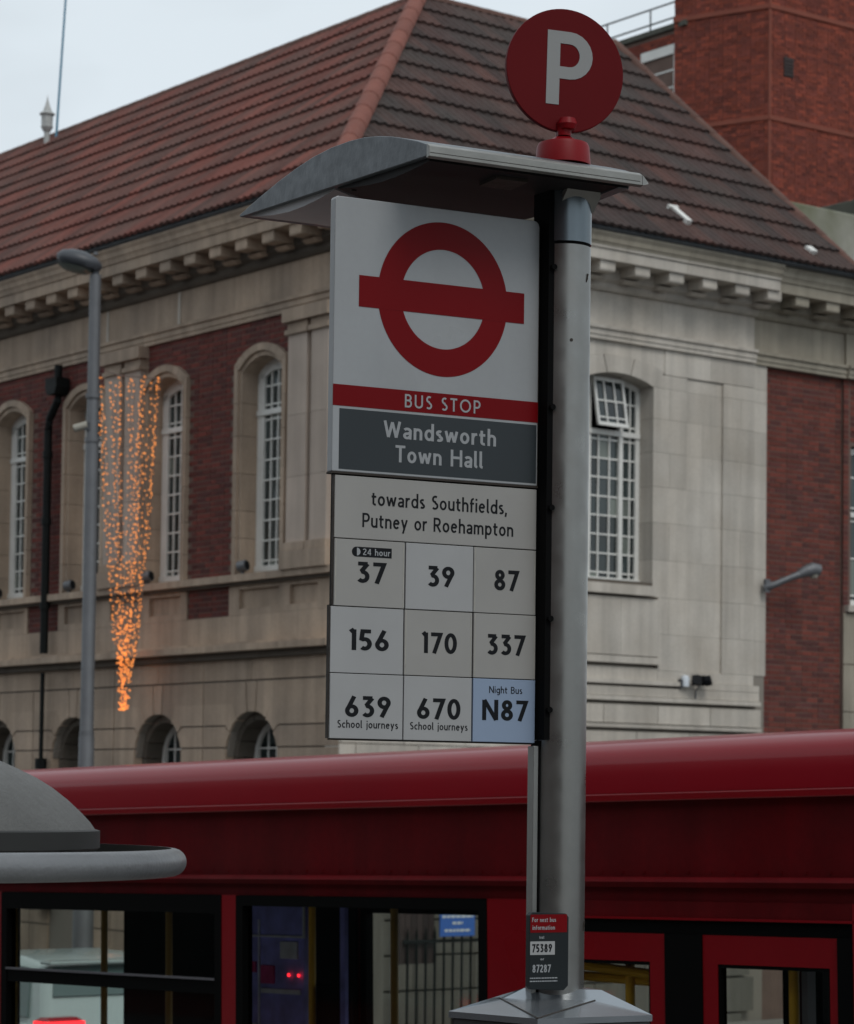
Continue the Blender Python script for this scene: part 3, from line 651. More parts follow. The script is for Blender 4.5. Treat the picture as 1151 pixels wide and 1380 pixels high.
def tmat(side, s, r):
    v = r * G_
    if side == 'R': return Matrix(((1, 0, 0, s), (0, cs, -sn, -.65 + v * cs), (0, sn, cs, ZE + v * sn), (0, 0, 0, 1)))
    return Matrix(((0, cs, -sn, -.65 + v * cs), (-1, 0, 0, s), (0, sn, cs, ZE + v * sn), (0, 0, 0, 1)))
stuff = {'L': bmesh.new(), 'R': bmesh.new()}; cnt = 0; order = []
for r in range(NC):
    v0 = -.65 + r * G_ * cs; v1 = v0 + G_ * cs
    x = -.7 - .0
    while x < XV:
        order.append(('R', x, r, x + TW < v0 + .02 or x > XV, x < v1 + .05 or x + TW > XV - .02)); x += TW
    x = -.7
    while x < 19.5:
        order.append(('L', x + TW, r, x + TW < v0 + .02, x < v1 + .05)); x += TW
def tkey(t):
    side, s, r, out, cut = t; p = tmat(side, s, r).translation; return (hall(*p) - cam.location).length
order = [t for t in order if not t[3]]; order.sort(key=tkey)
npart = 0
for side, s, r, out, cut in order:
    mt = tmat(side, s, r)
    vis = proj_ok = True
    if not cut and npart < 300 and (side == 'R' or s < 6):
        inst('roof_tile', tmesh[side], TH, mtx=mt); npart += 1; continue
    b = bmesh.new(); b.from_mesh(tmesh[side]); b.transform(mt)
    if cut:
        nrm = Vector((-1, 1, 0)) if side == 'R' else Vector((1, -1, 0))
        bmesh.ops.bisect_plane(b, geom=b.verts[:] + b.edges[:] + b.faces[:], plane_co=Vector((0, 0, 0)), plane_no=nrm, clear_outer=True)
        if side == 'R' and b.verts: bmesh.ops.bisect_plane(b, geom=b.verts[:] + b.edges[:] + b.faces[:], plane_co=Vector((XV, 0, 0)), plane_no=Vector((1, 0, 0)), clear_outer=True)
    if b.verts:
        me = bpy.data.meshes.new('t'); b.to_mesh(me); stuff[side].from_mesh(me); bpy.data.meshes.remove(me)
    b.free()
for side in 'LR':
    me = bpy.data.meshes.new('roof_tiling'); stuff[side].to_mesh(me); me.materials.append(M_['tile_red' if side == 'L' else 'tile_dark'])
    o = bpy.data.objects.new('roof_tiling', me); COL.objects.link(o); o.parent = TH; o['kind'] = 'stuff'
# hip, ridge and verge tiles: half round
def half_tile(r0, r1, ln, mat, name):
    m = MB(); n = 8; vs = []
    for y, r in ((-.02, r0), (ln + .03, r1)):
        for k in range(n + 1): a = pi * k / n; vs.append((r * cos(a) * 1.0, y, r * sin(a)))
    vs += [((r0 - .02) * cos(pi * k / n), -.02, (r0 - .02) * sin(pi * k / n)) for k in range(n + 1)]
    fs = [(k, k + 1, n + 2 + k, n + 1 + k) for k in range(n)] + [(k, 2 * n + 2 + k, 2 * n + 3 + k, k + 1) for k in range(n)]
    return m.add(vs, fs).mesh(name, M_[mat], smooth=60)
def run(p0, p1, n, r, mat, name):
    p0, p1 = Vector(p0), Vector(p1); d = (p1 - p0); ln = d.length / n; d.normalize(); sx = d.cross(Vector((0, 0, 1))).normalized(); up = sx.cross(d)
    me = half_tile(r * 1.025, r * .975, ln, mat, name)
    for i in range(n):
        p = p0 + d * (ln * i) + up * (-.02); inst(name, me, TH, mtx=frame(p, sx, d, up))
run((-.66, -.66, ZE + .03), (4.85, 4.85, zr + .06), 14, .135, 'hip', 'hip_tile')
run((4.85, 4.85, zr), (4.85, 19.5, zr), 34, .10, 'verge', 'ridge_tile')
run((4.85, 4.85, zr), (XV, 4.85, zr), 9, .10, 'verge', 'ridge_tile')
run((XV, -.62, ZE + .02), (XV + .05, 4.85, zr + .03), 14, .10, 'verge', 'verge_tile')
# cement repairs on the dark slope
def patch(s, v, wd, ln, rot):
    m = MB(); c_, s_ = cos(rot), sin(rot)
    P = [(-wd / 2, 0), (wd / 2, 0), (wd / 2, ln), (-wd / 2, ln)]; mt = tmat('R', s, 0)
    vs = []
    for h in (.02, .105):
        for x, y in P: vs.append(mt @ Vector((x * c_ - y * s_, v + x * s_ + y * c_, h)))
    m.add(vs, [(0, 1, 2, 3), (4, 5, 6, 7), (0, 4, 5, 1), (1, 5, 6, 2), (2, 6, 7, 3), (3, 7, 4, 0)]); m.build('cement_patch', M_['white_paint'], TH)
patch(5.66, .50, .10, .36, radians(6)); patch(5.63, .87, .19, .05, radians(6)); patch(7.98, .30, .14, .14, radians(6))
# ------------------------------------------------------------------ lettering: humanist strokes of even weight
def glyphs(w):
    h = w / 2; X = .69
    def A(cx, cy, rx, ry, a0, a1, n=12): return [(cx + rx * cos(radians(a0 + (a1 - a0) * i / n)), cy + ry * sin(radians(a0 + (a1 - a0) * i / n))) for i in range(n + 1)]
    t = 1 - h; b = h; xt = X - h; g = {}
    orx = .27 - h; ory = (X - w) / 2; oc = X / 2
    bowl = lambda cx=.27: A(cx, oc, orx, ory, 0, 360, 24)
    g['B'] = (.58, [[(h, 0), (h, 1)], [(h, t), (.28, t)] + A(.28, (t + .53) / 2, .2, (t - .53) / 2, 90, -90), [(h, .53), (.3, .53)] + A(.3, (.53 + b) / 2, .24 - h / 3, (.53 - b) / 2, 90, -90) + [(h, b)]])
    g['U'] = (.68, [[(h, 1), (h, .30)] + A(.34, .30, .34 - h, .30 - h, 180, 360) + [(.68 - h, 1)]])
    g['S'] = (.52, [A(.28, .74, .22 - h * .6, .26 - h, 48, 270, 14)[0:] + A(.26, .265, .24 - h * .6, .265 - h, 90, -140, 14)[1:]])
    g['T'] = (.58, [[(.29, 0), (.29, 1)], [(0, t), (.58, t)]])
    g['O'] = (.92, [A(.46, .5, .46 - h, .5 - h, 0, 360, 32)])
    g['P'] = (.56, [[(h, 0), (h, 1)], [(h, t), (.29, t)] + A(.29, (t + .44) / 2, .25 - h * .5, (t - .44) / 2, 90, -90) + [(h, .44)]])
    g['H'] = (.70, [[(h, 0), (h, 1)], [(.70 - h, 0), (.70 - h, 1)], [(h, .53), (.70 - h, .53)]])
    g['W'] = (.98, [[(h * .9, 1), (.27, h * .5), (.49, .93), (.71, h * .5), (.98 - h * .9, 1)]])
    g['R'] = (.60, [[(h, 0), (h, 1)], [(h, t), (.29, t)] + A(.29, (t + .47) / 2, .24 - h * .5, (t - .47) / 2, 90, -90) + [(h, .47)], [(.26, .47), (.57 - h * .3, 0)]])
    g['N'] = (.72, [[(h, 0), (h, 1 - h * .2), (.72 - h, h * .2), (.72 - h, 1)]])
    g['F'] = (.50, [[(h, 0), (h, 1)], [(h, t), (.50, t)], [(h, .53), (.45, .53)]])
    g['a'] = (.47, [A(.235, X - .22, .20 - h * .3, .22 - h, 150, 0, 8) + [(.47 - h, 0)], [(.47 - h, .38)] + A(.22, .20, .22 - h, .20 - h * .9, 80, 300, 12) + [(.47 - h, .17)]])
    g['n'] = (.50, [[(h, 0), (h, X)], [(h, .42)] + A(.25, X - .25, .25 - h, .25 - h, 170, 0, 9) + [(.50 - h, 0)]])
    g['h'] = (.50, [[(h, 0), (h, 1.03)], [(h, .42)] + A(.25, X - .25, .25 - h, .25 - h, 170, 0, 9) + [(.50 - h, 0)]])
    g['m'] = (.80, [[(h, 0), (h, X)], [(h, .45)] + A(.22, X - .2, .22 - h, .2 - h, 170, 0, 8) + [(.44 - h, 0)], [(.44 - h, .45)] + A(.62 - h, X - .2, .2 - h * .6, .2 - h, 170, 0, 8) + [(.80 - h, 0)]])
    g['r'] = (.33, [[(h, 0), (h, X)], [(h, .40), (h + .05, xt - .08), (.2, xt), (.33, xt + h * .3)]])
    g['o'] = (.54, [bowl()])
    g['e'] = (.52, [[(h, .38), (.52 - h, .38)] + A(.26, oc, .26 - h, ory, 8, 318, 20)])
    g['c'] = (.44, [A(.27, oc, orx, ory, 48, 312, 16)])
    g['d'] = (.54, [bowl(), [(.54 - h, 0), (.54 - h, 1.03)]])
    g['b'] = (.54, [bowl(), [(h, 0), (h, 1.03)]])
    g['p'] = (.54, [bowl(), [(h, -.28), (h, X)]])
    g['g'] = (.54, [bowl(), [(.54 - h, X), (.54 - h, -.06)] + A(.29, -.06, .25 - h, .22 - h, 0, -140, 8)])
    g['s'] = (.38, [A(.2, .505, .17 - h * .5, .185 - h, 45, 265, 10) + A(.185, .185, .185 - h * .5, .185 - h, 90, -135, 10)[1:]])
    g['t'] = (.36, [[(.14, .88), (.14, .2)] + A(.28, .2, .14, .2 - h, 180, 290, 6), [(0, xt), (.35, xt)]])
    g['u'] = (.50, [[(h, X), (h, .25)] + A(.25, .25, .25 - h, .25 - h, 180, 350, 9), [(.50 - h, X), (.50 - h, 0)]])
    g['w'] = (.76, [[(h * .8, X), (.21, h * .5), (.38, X - .06), (.55, h * .5), (.76 - h * .8, X)]])
    g['y'] = (.50, [[(h * .8, X), (.25, .02)], [(.50 - h * .8, X), (.14, -.28)]])
    g['x'] = (.46, [[(h, X), (.46 - h, 0)], [(.46 - h, X), (h, 0)]])
    g['k'] = (.48, [[(h, 0), (h, 1.03)], [(.45 - h * .5, X), (.10, .33)], [(.17, .40), (.48 - h * .5, 0)]])
    g['f'] = (.32, [[(.12, 0), (.12, .8)] + A(.27, .8, .15, .22 - h, 180, 80, 6), [(0, xt), (.32, xt)]])
    g['i'] = (w, [[(h, 0), (h, X)], [(h, .84), (h, .84 + w * 1.05)]])
    g['j'] = (.2, [[(.2 - h, X), (.2 - h, -.08)] + A(.04, -.08, .16 - h, .18 - h, 0, -80, 5), [(.2 - h, .84), (.2 - h, .84 + w * 1.05)]])
    g['l'] = (w + .05, [[(h, 1.03), (h, .16)] + A(h + .12, .16, .12, .16 - h, 180, 270, 4)])
    g[','] = (w, [[(h + .02, w), (h - .03, -.16)]])
    g['1'] = (.30, [[(.22, 0), (.22, 1 - h * .2), (.07, .86)]])
    g['2'] = (.54, [A(.26, .73, .24 - h * .5, .27 - h, 160, -20, 12) + [(.07, b + .01), (.54, b)]])
    g['3'] = (.52, [[(.05, t), (.44, t), (.22, .60)] + A(.24, .305, .28 - h, .305 - h, 85, -140, 14)])
    g['5'] = (.50, [[(.46, t), (.13, t), (.09, .55)] + A(.22, .315, .28 - h, .315 - h, 112, -130, 14)])
    g['6'] = (.55, [A(.275, .295, .275 - h, .295 - h, 0, 360, 24), [(.37, 1 - h * .3), (h * 1.1, .34)]])
    g['9'] = (.55, [A(.275, .705, .275 - h, .295 - h, 0, 360, 24), [(.18, h * .3), (.55 - h * 1.1, .66)]])
    g['7'] = (.52, [[(.02, t), (.52 - h * .7, t), (.17, 0)]])
    g['8'] = (.54, [A(.27, .745, .235 - h, .255 - h, 0, 360, 22), A(.27, .28, .27 - h, .28 - h, 0, 360, 22)])
    g['0'] = (.58, [A(.29, .5, .29 - h, .5 - h, 0, 360, 28)])
    g['4'] = (.56, [[(.42, 0), (.42, .97), (.04, .27), (.56, .27)]])
    g['A'] = (.7, [[(0, 0), (.35, .97), (.7, 0)], [(.14, .33), (.56, .33)]])
    g[' '] = (.30, [])
    return g
def ribbon(P, w):
    P = [p for i, p in enumerate(P) if i == 0 or abs(p[0] - P[i - 1][0]) + abs(p[1] - P[i - 1][1]) > 1e-4]
    n = len(P); closed = (abs(P[0][0] - P[-1][0]) + abs(P[0][1] - P[-1][1])) < 1e-6
    if closed: P = P[:-1]; n -= 1
    Lf, Rt = [], []
    for i in range(n):
        a = P[i - 1] if (i or closed) else None; c = P[(i + 1) % n] if (i < n - 1 or closed) else None; p = P[i]
        d1 = Vector((p[0] - a[0], p[1] - a[1])).normalized() if a else None; d2 = Vector((c[0] - p[0], c[1] - p[1])).normalized() if c else None
        if d1 is None: d1 = d2
        if d2 is None: d2 = d1
        m = d1 + d2
        m = m.normalized() if m.length > 1e-5 else d1
        k = min(1 / max(m.dot(d1), .3), 2.2); nn = Vector((-m.y, m.x)) * (w / 2 * k)
        Lf.append((p[0] + nn.x, p[1] + nn.y)); Rt.append((p[0] - nn.x, p[1] - nn.y))
    return Lf, Rt, closed
def text(txt, s0, s1, z0, cap, w, off, mat, parent, name='lettering', fn=None, gap=.14, thick=.0004):
    """fits the line of text between s0 and s1; strokes raised a fraction of a millimetre"""
    G = glyphs(w); tot = sum(G[c][0] for c in txt) + gap * (len(txt) - 1); k = (s1 - s0) / tot
    fn = fn or (lambda a, o, c: (a, -o, c)); m = MB(); x = 0; q = 0; done = None
    for c in txt:
        if c == ' ' and m.v: done = m.build(name, M_[mat], parent); m = MB()
        sts = []
        for st in G[c][1]:
            st = [p for i, p in enumerate(st) if i == 0 or abs(p[0] - st[i - 1][0]) + abs(p[1] - st[i - 1][1]) > 1e-4]; cur = [st[0]]
            for i in range(1, len(st)):
                cur.append(st[i])
                if i < len(st) - 1 and (Vector(st[i]) - Vector(st[i - 1])).angle(Vector(st[i + 1]) - Vector(st[i])) > radians(115): sts.append(cur); cur = [st[i]]
            sts.append(cur)
        for st in sts:
            Lf, Rt, cl = ribbon(st, w); n = len(Lf); q += 1
            o1 = off + thick + (q % 4) * .00006; vs = []
            for i in range(n):
                for px_, pz in (Lf[i], Rt[i]):
                    X_, Z_ = s0 + (x + px_) * k, z0 + pz * cap
                    vs.append(fn(X_, o1, Z_))
            for i in range(n):
                for px_, pz in (Lf[i], Rt[i]): vs.append(fn(s0 + (x + px_) * k, off - .0005, z0 + pz * cap))
            fs = []
            N2 = 2 * n
            for i in range(n if cl else n - 1):
                j = (i + 1) % n
                fs += [(2 * i, 2 * i + 1, 2 * j + 1, 2 * j), (2 * i, 2 * j, N2 + 2 * j, N2 + 2 * i), (2 * i + 1, N2 + 2 * i + 1, N2 + 2 * j + 1, 2 * j + 1)]
            if not cl: fs += [(0, N2, N2 + 1, 1), (2 * n - 2, 2 * n - 1, N2 + 2 * n - 1, N2 + 2 * n - 2)]
            m.add(vs, fs)
        x += G[c][0] + gap
    return m.build(name, M_[mat], parent)
# ------------------------------------------------------------------ bus stop
BS = thing('bus_stop', 'red and white bus stop flag with nine route numbers on a grey pole', 'bus stop', STOP)
gp0 = gz(.27, 5.2) + .12
F3 = lambda a, o, c: (a, -o, c)
pc = (.5065, .0)
MB().lathe([(.0525, gp0), (.0525, 3.728)], pc, 48).build('pole', M_['pole'], BS, smooth=True)
MB().lathe([(.051, 3.728), (.051, 3.734)], pc, 48).build('pole_joint', M_['black'], BS, smooth=True)
MB().lathe([(.0535, 3.734), (.0535, 3.875)], pc, 48).build('pole_sleeve', M_['sleeve'], BS, smooth=True)
MB().lathe([(.16, gp0 + .0), (.16, gp0 + .012), (.09, gp0 + .02), (.06, gp0 + .06)], pc, 32).build('base_collar', M_['pole'], BS, smooth=True)
MB().prism_x([(-.075, 3.845), (.03, 3.80), (-.03, 3.80)], .475, .555).build('gusset_plate', M_['fascia'], BS)
MB().box(.4405, .4515, -.012, .012, gp0 + .3, 2.729).build('sign_rail', M_['pole'], BS, bevel=.001)
MB().box(.452, .474, -.014, .020, gp0 + .3, 2.74).box(.452, .472, -.032, .03, 2.741, 3.85).build('rail_channel', M_['black'], BS)
for z in (3.68, 3.40, 3.20, 2.98, 2.80):
    MB().tube([(.461, -.040, z), (.461, -.030, z)], .006, 10).build('bolt', M_['black'], BS, smooth=True)
for z in (2.6, 2.42): MB().tube([(.462, -.018, z), (.462, -.012, z)], .004, 8).build('bolt', M_['edge'], BS, smooth=True)
MB().tube([(pc[0] - .012, -.052, 3.535), (pc[0] - .012, -.0505, 3.535)], .0035, 8).build('rivet', M_['edge'], BS)
sc = MB(); 
for ang, z, dz in ((-62, 3.66, .012), (-64, 3.655, .008), (-50, 2.365, .02)):
    a = radians(ang); x, y = pc[0] + .0527 * cos(a), .0527 * sin(a); sc.tube([(x, y, z), (x + .003, y, z + dz)], .0014, 5)
sc.build('scuff', M_['edge'], BS)
# header panel with bent edge, rounded top corners
hp = MB()
zt_, zb_ = 3.777, 3.2455; rr = .012
outl = [(-.002, zb_), (.4485, zb_)] + [(.4485 - rr + rr * cos(radians(a)), zt_ - rr + rr * sin(radians(a))) for a in (0, 30, 60, 90)] + [(-.002 + rr * .5 - rr * .5 * sin(radians(a)), zt_ - rr * .5 + rr * .5 * cos(radians(a))) for a in (0, 45, 90)]
hp.prism(outl, .0, .022); HP = hp.build('header_panel', M_['enamel'], BS, bevel=.0015)
eb = MB().box(.4488, .4505, .002, .024, zb_, zt_ - .012).box(-.002, .4505, -.0005, .024, zb_ - .004, zb_ - .0002)
eb.build('panel_edge', M_['edge'], HP)
RC = (.2335, 3.598); R1, R2 = .152, .098
ringm = MB(F3); n = 96
for i in range(n):
    a0, a1 = 2 * pi * i / n, 2 * pi * (i + 1) / n
    ringm.add([(RC[0] + .94 * R * cos(a), .0006 , RC[1] + R * sin(a)) for R, a in ((R1, a0), (R1, a1), (R2, a1), (R2, a0))], [(0, 1, 2, 3)])
ringm.build('roundel_ring', M_['sign_red'], HP)
MB(F3).box(.0505, .4145, .0004, .0009, 3.567, 3.628).build('roundel_bar', M_['sign_red'], HP)
MB(F3).box(-.0019, .4484, .0003, .0006, 3.372, 3.413).build('red_band', M_['sign_red'], HP)
MB(F3).box(.0125, .4455, .0003, .0006, 3.2505, 3.367).build('stop_name_board', M_['sign_grey'], HP)
text('BUS STOP', .152, .318, 3.3795, .026, .135, .0006, 'print_white', HP, gap=.24)
text('Wandsworth', .107, .354, 3.3175, .033, .155, .0006, 'print_white', HP, gap=.125)
text('Town Hall', .133, .325, 3.2715, .033, .155, .0006, 'print_white', HP, gap=.125)
# destination board and route plates (each a separate plate slipped into the frame)
D_ = MB().box(.006, .4485, .001, .016, 3.1185, 3.2385).build('destination_board', M_['tile_grey'], BS, bevel=.001)
text('towards Southfields,', .084, .381, 3.1845, .0275, .138, -.001, 'ink', D_, gap=.12)
text('Putney or Roehampton', .065, .396, 3.1415, .0275, .138, -.001, 'ink', D_, gap=.12)
MB().box(.004, .0058, .003, .014, 2.99, 3.24).build('panel_edge', M_['edge'], BS); MB().box(-.0012, .0005, .003, .014, 2.735, 2.9895).build('panel_edge', M_['edge'], BS)
MB().box(.004, .4495, .010, .015, 2.732, 3.243).build('plate_carrier', M_['edge'], BS)
cols = [(.0065, .1565), (.159, .3065), (.309, .4485)]; cols2 = [(.001, .156), (.1585, .3065), (.3095, .4485)]
rows3 = [(2.9885, 3.1165), (2.8605, 2.9868), (2.735, 2.8588)]
plates = [[('37', .054, .115, 3.034), ('39', .206, .265, 3.034), ('87', .355, .409, 3.034)],
          [('156', .039, .125, 2.9045), ('170', .195, .273, 2.9045), ('337', .339, .424, 2.9065)],
          [('639', .033, .130, 2.7765), ('670', .187, .282, 2.7765), ('N87', .330, .431, 2.7775)]]
mats = [['tile_grey', 'tile_white', 'tile_grey'], ['tile_white', 'tile_grey', 'tile_grey'], ['tile_white', 'tile_white', 'tile_blue']]
for r in range(3):
    for c in range(3):
        (a, b) = (cols if r == 0 else cols2)[c]; z0, z1 = rows3[r]; dy = random.uniform(-.0012, .0012)
        o = MB().box(a, b, dy, .012, z0, z1).build('route_plate', M_[mats[r][c]], BS, bevel=.0008); t, s0, s1, zb = plates[r][c]
        o['label'] = {'37': 'route plate 37, marked 24 hour', '39': 'bright white route plate 39', '87': 'route plate 87', '156': 'route plate 156', '170': 'route plate 170', '337': 'route plate 337', '639': 'route plate 639 School journeys', '670': 'route plate 670 School journeys', 'N87': 'pale blue Night Bus route plate N87'}[t]
        text(t, s0, s1, zb, .0405, .18, -dy, 'ink', o, gap=.13)
        if mats[r][c] == 'tile_grey':
            e = .0035; m = MB(F3)
            for q in ((a + .002, a + e, z0 + .003, z1 - .003), (b - e, b - .002, z0 + .003, z1 - .003)): m.box(q[0], q[1], -dy, -dy + .0003, q[2], q[3])
            m.build('worn_rim', M_['plate_edge_light'], o)
        if t in ('639', '670'): text('School journeys', *((.017, .146) if t == '639' else (.172, .298)), 2.7555, .0145, .135, -dy, 'ink', o, gap=.13)
        if t == 'N87': text('Night Bus', .345, .419, 2.831, .0135, .125, -dy, 'ink', o, gap=.13)
        if t == '37':
            m = MB(F3); m.prism([(a_, z_) for a_, z_ in arc(.0525, 3.0935, .0095, .0095, 90, 270, 10)] + [(.128, 3.084), (.128, 3.103)], -dy, -dy + .0004); m.build('night_badge', M_['ink'], o)
            MB(F3).prism([(a_, z_) for a_, z_ in arc(.0535, 3.0935, .0075, .0075, 90, -90, 10)], -dy + .0004, -dy + .0007).build('half_moon', M_['print_white'], o)
            text('24 hour', .066, .1245, 3.0875, .0125, .14, -dy + .0004, 'print_white', o, gap=.14)
# canopy: a shallow wing over flag and pole
top = [(0, .023), (.05, .042), (.105, .059), (.16, .075), (.219, .089), (.285, .101), (.356, .109), (.44, .114), (.53, .1135), (.61, .108), (.70, .099), (.80, .085), (.87, .074), (.912, .067)]
AX0, AX1, AY, AZ_ = .121, .586, -.15, 3.834
cn = MB(); n = len(top)
P = [(AY + d, AZ_ + z) for d, z in top] + [(AY + .912, AZ_ + .062), (AY + .01, AZ_ + .004)]
cn.prism_x(P, AX0, AX1); CN = cn.build('canopy', M_['canopy'], BS, smooth=30, bevel=.0015)
MB().prism_x([(AY - .006, AZ_ + .001), (AY - .006, AZ_ + .021), (AY + .006, AZ_ + .028), (AY + .006, AZ_ - .001)], AX0 - .002, AX1 + .006).build('front_edge_strip', M_['fascia'], CN, bevel=.001)
tp = MB(); a4 = [(AX1 + .0065, AY - .006, AZ_ + .001), (AX1 + .0065, AY - .006, AZ_ + .021), (AX1 + .0065, AY + .006, AZ_ + .028), (AX1 + .0065, AY + .006, AZ_ - .001)]
tp.add(a4 + [(AX1 + .026, AY + .004, AZ_ + .008), (AX1 + .026, AY + .006, AZ_ + .012)], [(0, 1, 2, 3), (0, 1, 5, 4), (1, 2, 5), (2, 3, 4, 5), (3, 0, 4)]).build('edge_tip', M_['fascia'], CN)
MB().prism_x([(AY - .0065, AZ_ + .0075), (AY - .0065, AZ_ + .0085), (AY, AZ_ + .0085), (AY, AZ_ + .0075)], AX0, AX1).build('strip_groove', M_['edge'], CN)
zc = lambda d: AZ_ + .067 * d / .912
def soffit(d00, d01, d10, d11, sag, mat, name):
    # underside panel between two lines that may run askew; sags slightly in the middle
    vs = []; x0, x1 = AX0 + .012, AX1 - .012
    for x, da, db in ((x0, d00, d01), (x1, d10, d11)):
        for k in range(7): t = k / 6; d = da + (db - da) * t; vs.append((x, AY + d, zc(d) - .003 - sag * sin(pi * t)))
        vs += [(x, AY + db, zc(db) + .008), (x, AY + da, zc(da) + .008)]
    MB().add(vs, [list(range(9)), list(range(17, 8, -1))] + [(i, (i + 1) % 9, (i + 1) % 9 + 9, i + 9) for i in range(9)]).build(name, M_[mat], CN, smooth=50)
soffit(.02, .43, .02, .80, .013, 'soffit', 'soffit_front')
soffit(.442, .90, .812, .90, .018, 'soffit_pale', 'soffit_back')
MB().prism_x([(AY + .02, zc(.02) - .0045), (AY + .20, zc(.2) - .0185), (AY + .43, zc(.43) - .0045), (AY + .43, zc(.43) + .004), (AY + .02, zc(.02) + .004)], .552, AX1 - .010).build('soffit_end_sheen', M_['galv'], CN, smooth=40)  # pale inset paints the brighter reflection at the canopy end
for x, d in ((.15, .39), (.17, .53)): MB().tube([(x, AY + d, zc(d) - .012), (x, AY + d, zc(d))], .006, 10).build('soffit_screw', M_['edge'], CN)
MB().prism_x([(AY + .06, zc(.06) - .011), (AY + .13, zc(.13) - .017), (AY + .13, zc(.13) - .004), (AY + .06, zc(.06) - .004)], .30, .37).build('soffit_hatch', M_['edge'], CN)
# letter disc on its red socket
DC = thing_ = bpy.data.objects.new('letter_disc', None); COL.objects.link(DC); DC.parent = BS
ya = radians(27.15 - 18); lean = radians(1.2)
DC.matrix_local = Matrix.Translation((.497, -.012, 4.086)) @ Matrix.Rotation(-ya, 4, 'Z') @ Matrix.Rotation(lean, 4, 'Y')
MB(lambda a, o, c: (a, -o, c)).prism([(.1255 * cos(2 * pi * i / 72), .1255 * sin(2 * pi * i / 72)) for i in range(72)], -.012, 0).build('disc_plate', M_['disc'], DC, bevel=.0015)
text('P', -.040, .054, -.071, .150, .165, .0005, 'disc_white', DC)
MB().tube([(0.0, -.004, -.135), (0, -.004, -.108)], [.014, .016], 14).lathe([(0, -.125), (.016, -.122), (.02, -.112), (.016, -.100), (0, -.096)], (.004, -.01), 16).build('disc_clamp', M_['plastic_red'], DC, smooth=True)
MB().lathe([(.056, 3.893), (.053, 3.930), (.050, 3.937), (.03, 3.943), (.016, 3.952), (.012, 3.98)], (.497, -.006), 36).build('disc_socket', M_['plastic_red'], BS, smooth=35)
# information plate on the pole
IP = MB().prism([(.4, 2.262), (.406, 2.256), (.478, 2.253), (.4875, 2.262), (.4875, 2.395), (.481, 2.402), (.406, 2.405), (.4, 2.399)], -.075, -.060).build('information_plate', M_['plate_grey'], BS, bevel=.001)
MB(F3).box(.4015, .4835, .0751, .0755, 2.3655, 2.4005).build('red_header', M_['sign_red'], IP)
MB(F3).box(.4015, .4565, .0751, .0755, 2.3225, 2.3485).build('white_number_box', M_['tile_white'], IP)
text('For next bus', .405, .458, 2.386, .0085, .15, .0755, 'print_white', IP); text('information', .406, .456, 2.371, .0085, .15, .0755, 'print_white', IP)
text('text', .4215, .4325, 2.3535, .006, .15, .0752, 'print_white', IP); text('or', .4245, .4325, 2.312, .005, .16, .0752, 'print_white', IP)
text('75389', .4055, .4500, 2.3275, .0160, .19, .0755, 'ink', IP); text('87287', .407, .4475, 2.2885, .0150, .17, .0752, 'print_white', IP)
fp = MB(F3)
for z in (2.2765, 2.2705):
    x = .4015
    while x < .462: ln = random.uniform(.002, .006); fp.box(x, min(x + ln, .463), .0751, .0754, z, z + .0022); x += ln + .0012
fp.build('small_print', M_['print_white'], IP)
# timetable case with its folded hood
iv = STOP.inverted()
def W2(x, y, z): return tuple(iv @ Vector((x, y, z)))
q = dict(L=(.05, 5.08, 2.214), N=(.215, 4.93, 2.214), R=(.44, 5.05, 2.214), R2=(.41, 5.34, 2.214), L2=(.17, 5.37, 2.214), P1=(.15, 5.16, 2.234), P2=(.335, 5.13, 2.234), T1=(.2, 5.2, 2.252), T2=(.35, 5.17, 2.252), T3=(.29, 5.29, 2.252))
ks = list(q); m = MB(); ix = {k: i for i, k in enumerate(ks)}
m.add([W2(*q[k]) for k in ks] + [W2(x, y, z - .012) for x, y, z in (q[k] for k in ('L', 'N', 'R', 'R2', 'L2'))],
      [[ix[a] for a in f.split()] for f in ('L N P1', 'N R P2', 'N P2 T2 T1 P1', 'L P1 T1', 'R T2 P2', 'L T1 T3 L2', 'L2 T3 R2', 'R2 T3 T2 R', 'T1 T2 T3')] + [(0, 10, 11, 1), (1, 11, 12, 2), (2, 12, 13, 3), (3, 13, 14, 4), (4, 14, 10, 0)])
TCs = m.build('timetable_case', M_['cap_top'], BS)
sm = MB()
for a_, b_ in (('P1', 'N'), ('P2', 'N')):
    A_, B_ = Vector(q[a_]), Vector(q[b_]); sm.tube([W2(*(A_ + Vector((0, 0, .0005)))), W2(*(B_ + Vector((0, 0, .0008))))], .0016, 6)
sm.build('hood_seam', M_['edge'], TCs)
m = MB()
def inset(p, k=.93): cx, cy = .26, 5.17; return (cx + (p[0] - cx) * k, cy + (p[1] - cy) * k)
for a, b in (('L', 'N'), ('N', 'R'), ('R', 'R2'), ('R2', 'L2'), ('L2', 'L')):
    A, B = Vector((*inset(q[a], .975), 0)), Vector((*inset(q[b], .975), 0)); d = (B - A).normalized(); A = A + d * .007; B = B - d * .007
    nn = Vector((d.y, -d.x, 0)) * -.012; vs = []
    for z in (2.20, 1.05):
        for p_ in (A, B, B + nn, A + nn): vs.append(W2(p_.x, p_.y, z))
    MB().add(vs, [(0, 1, 2, 3), (4, 5, 6, 7), (0, 1, 5, 4), (1, 2, 6, 5), (2, 3, 7, 6), (3, 0, 4, 7)]).build('case_side', M_['cap_side'], TCs)
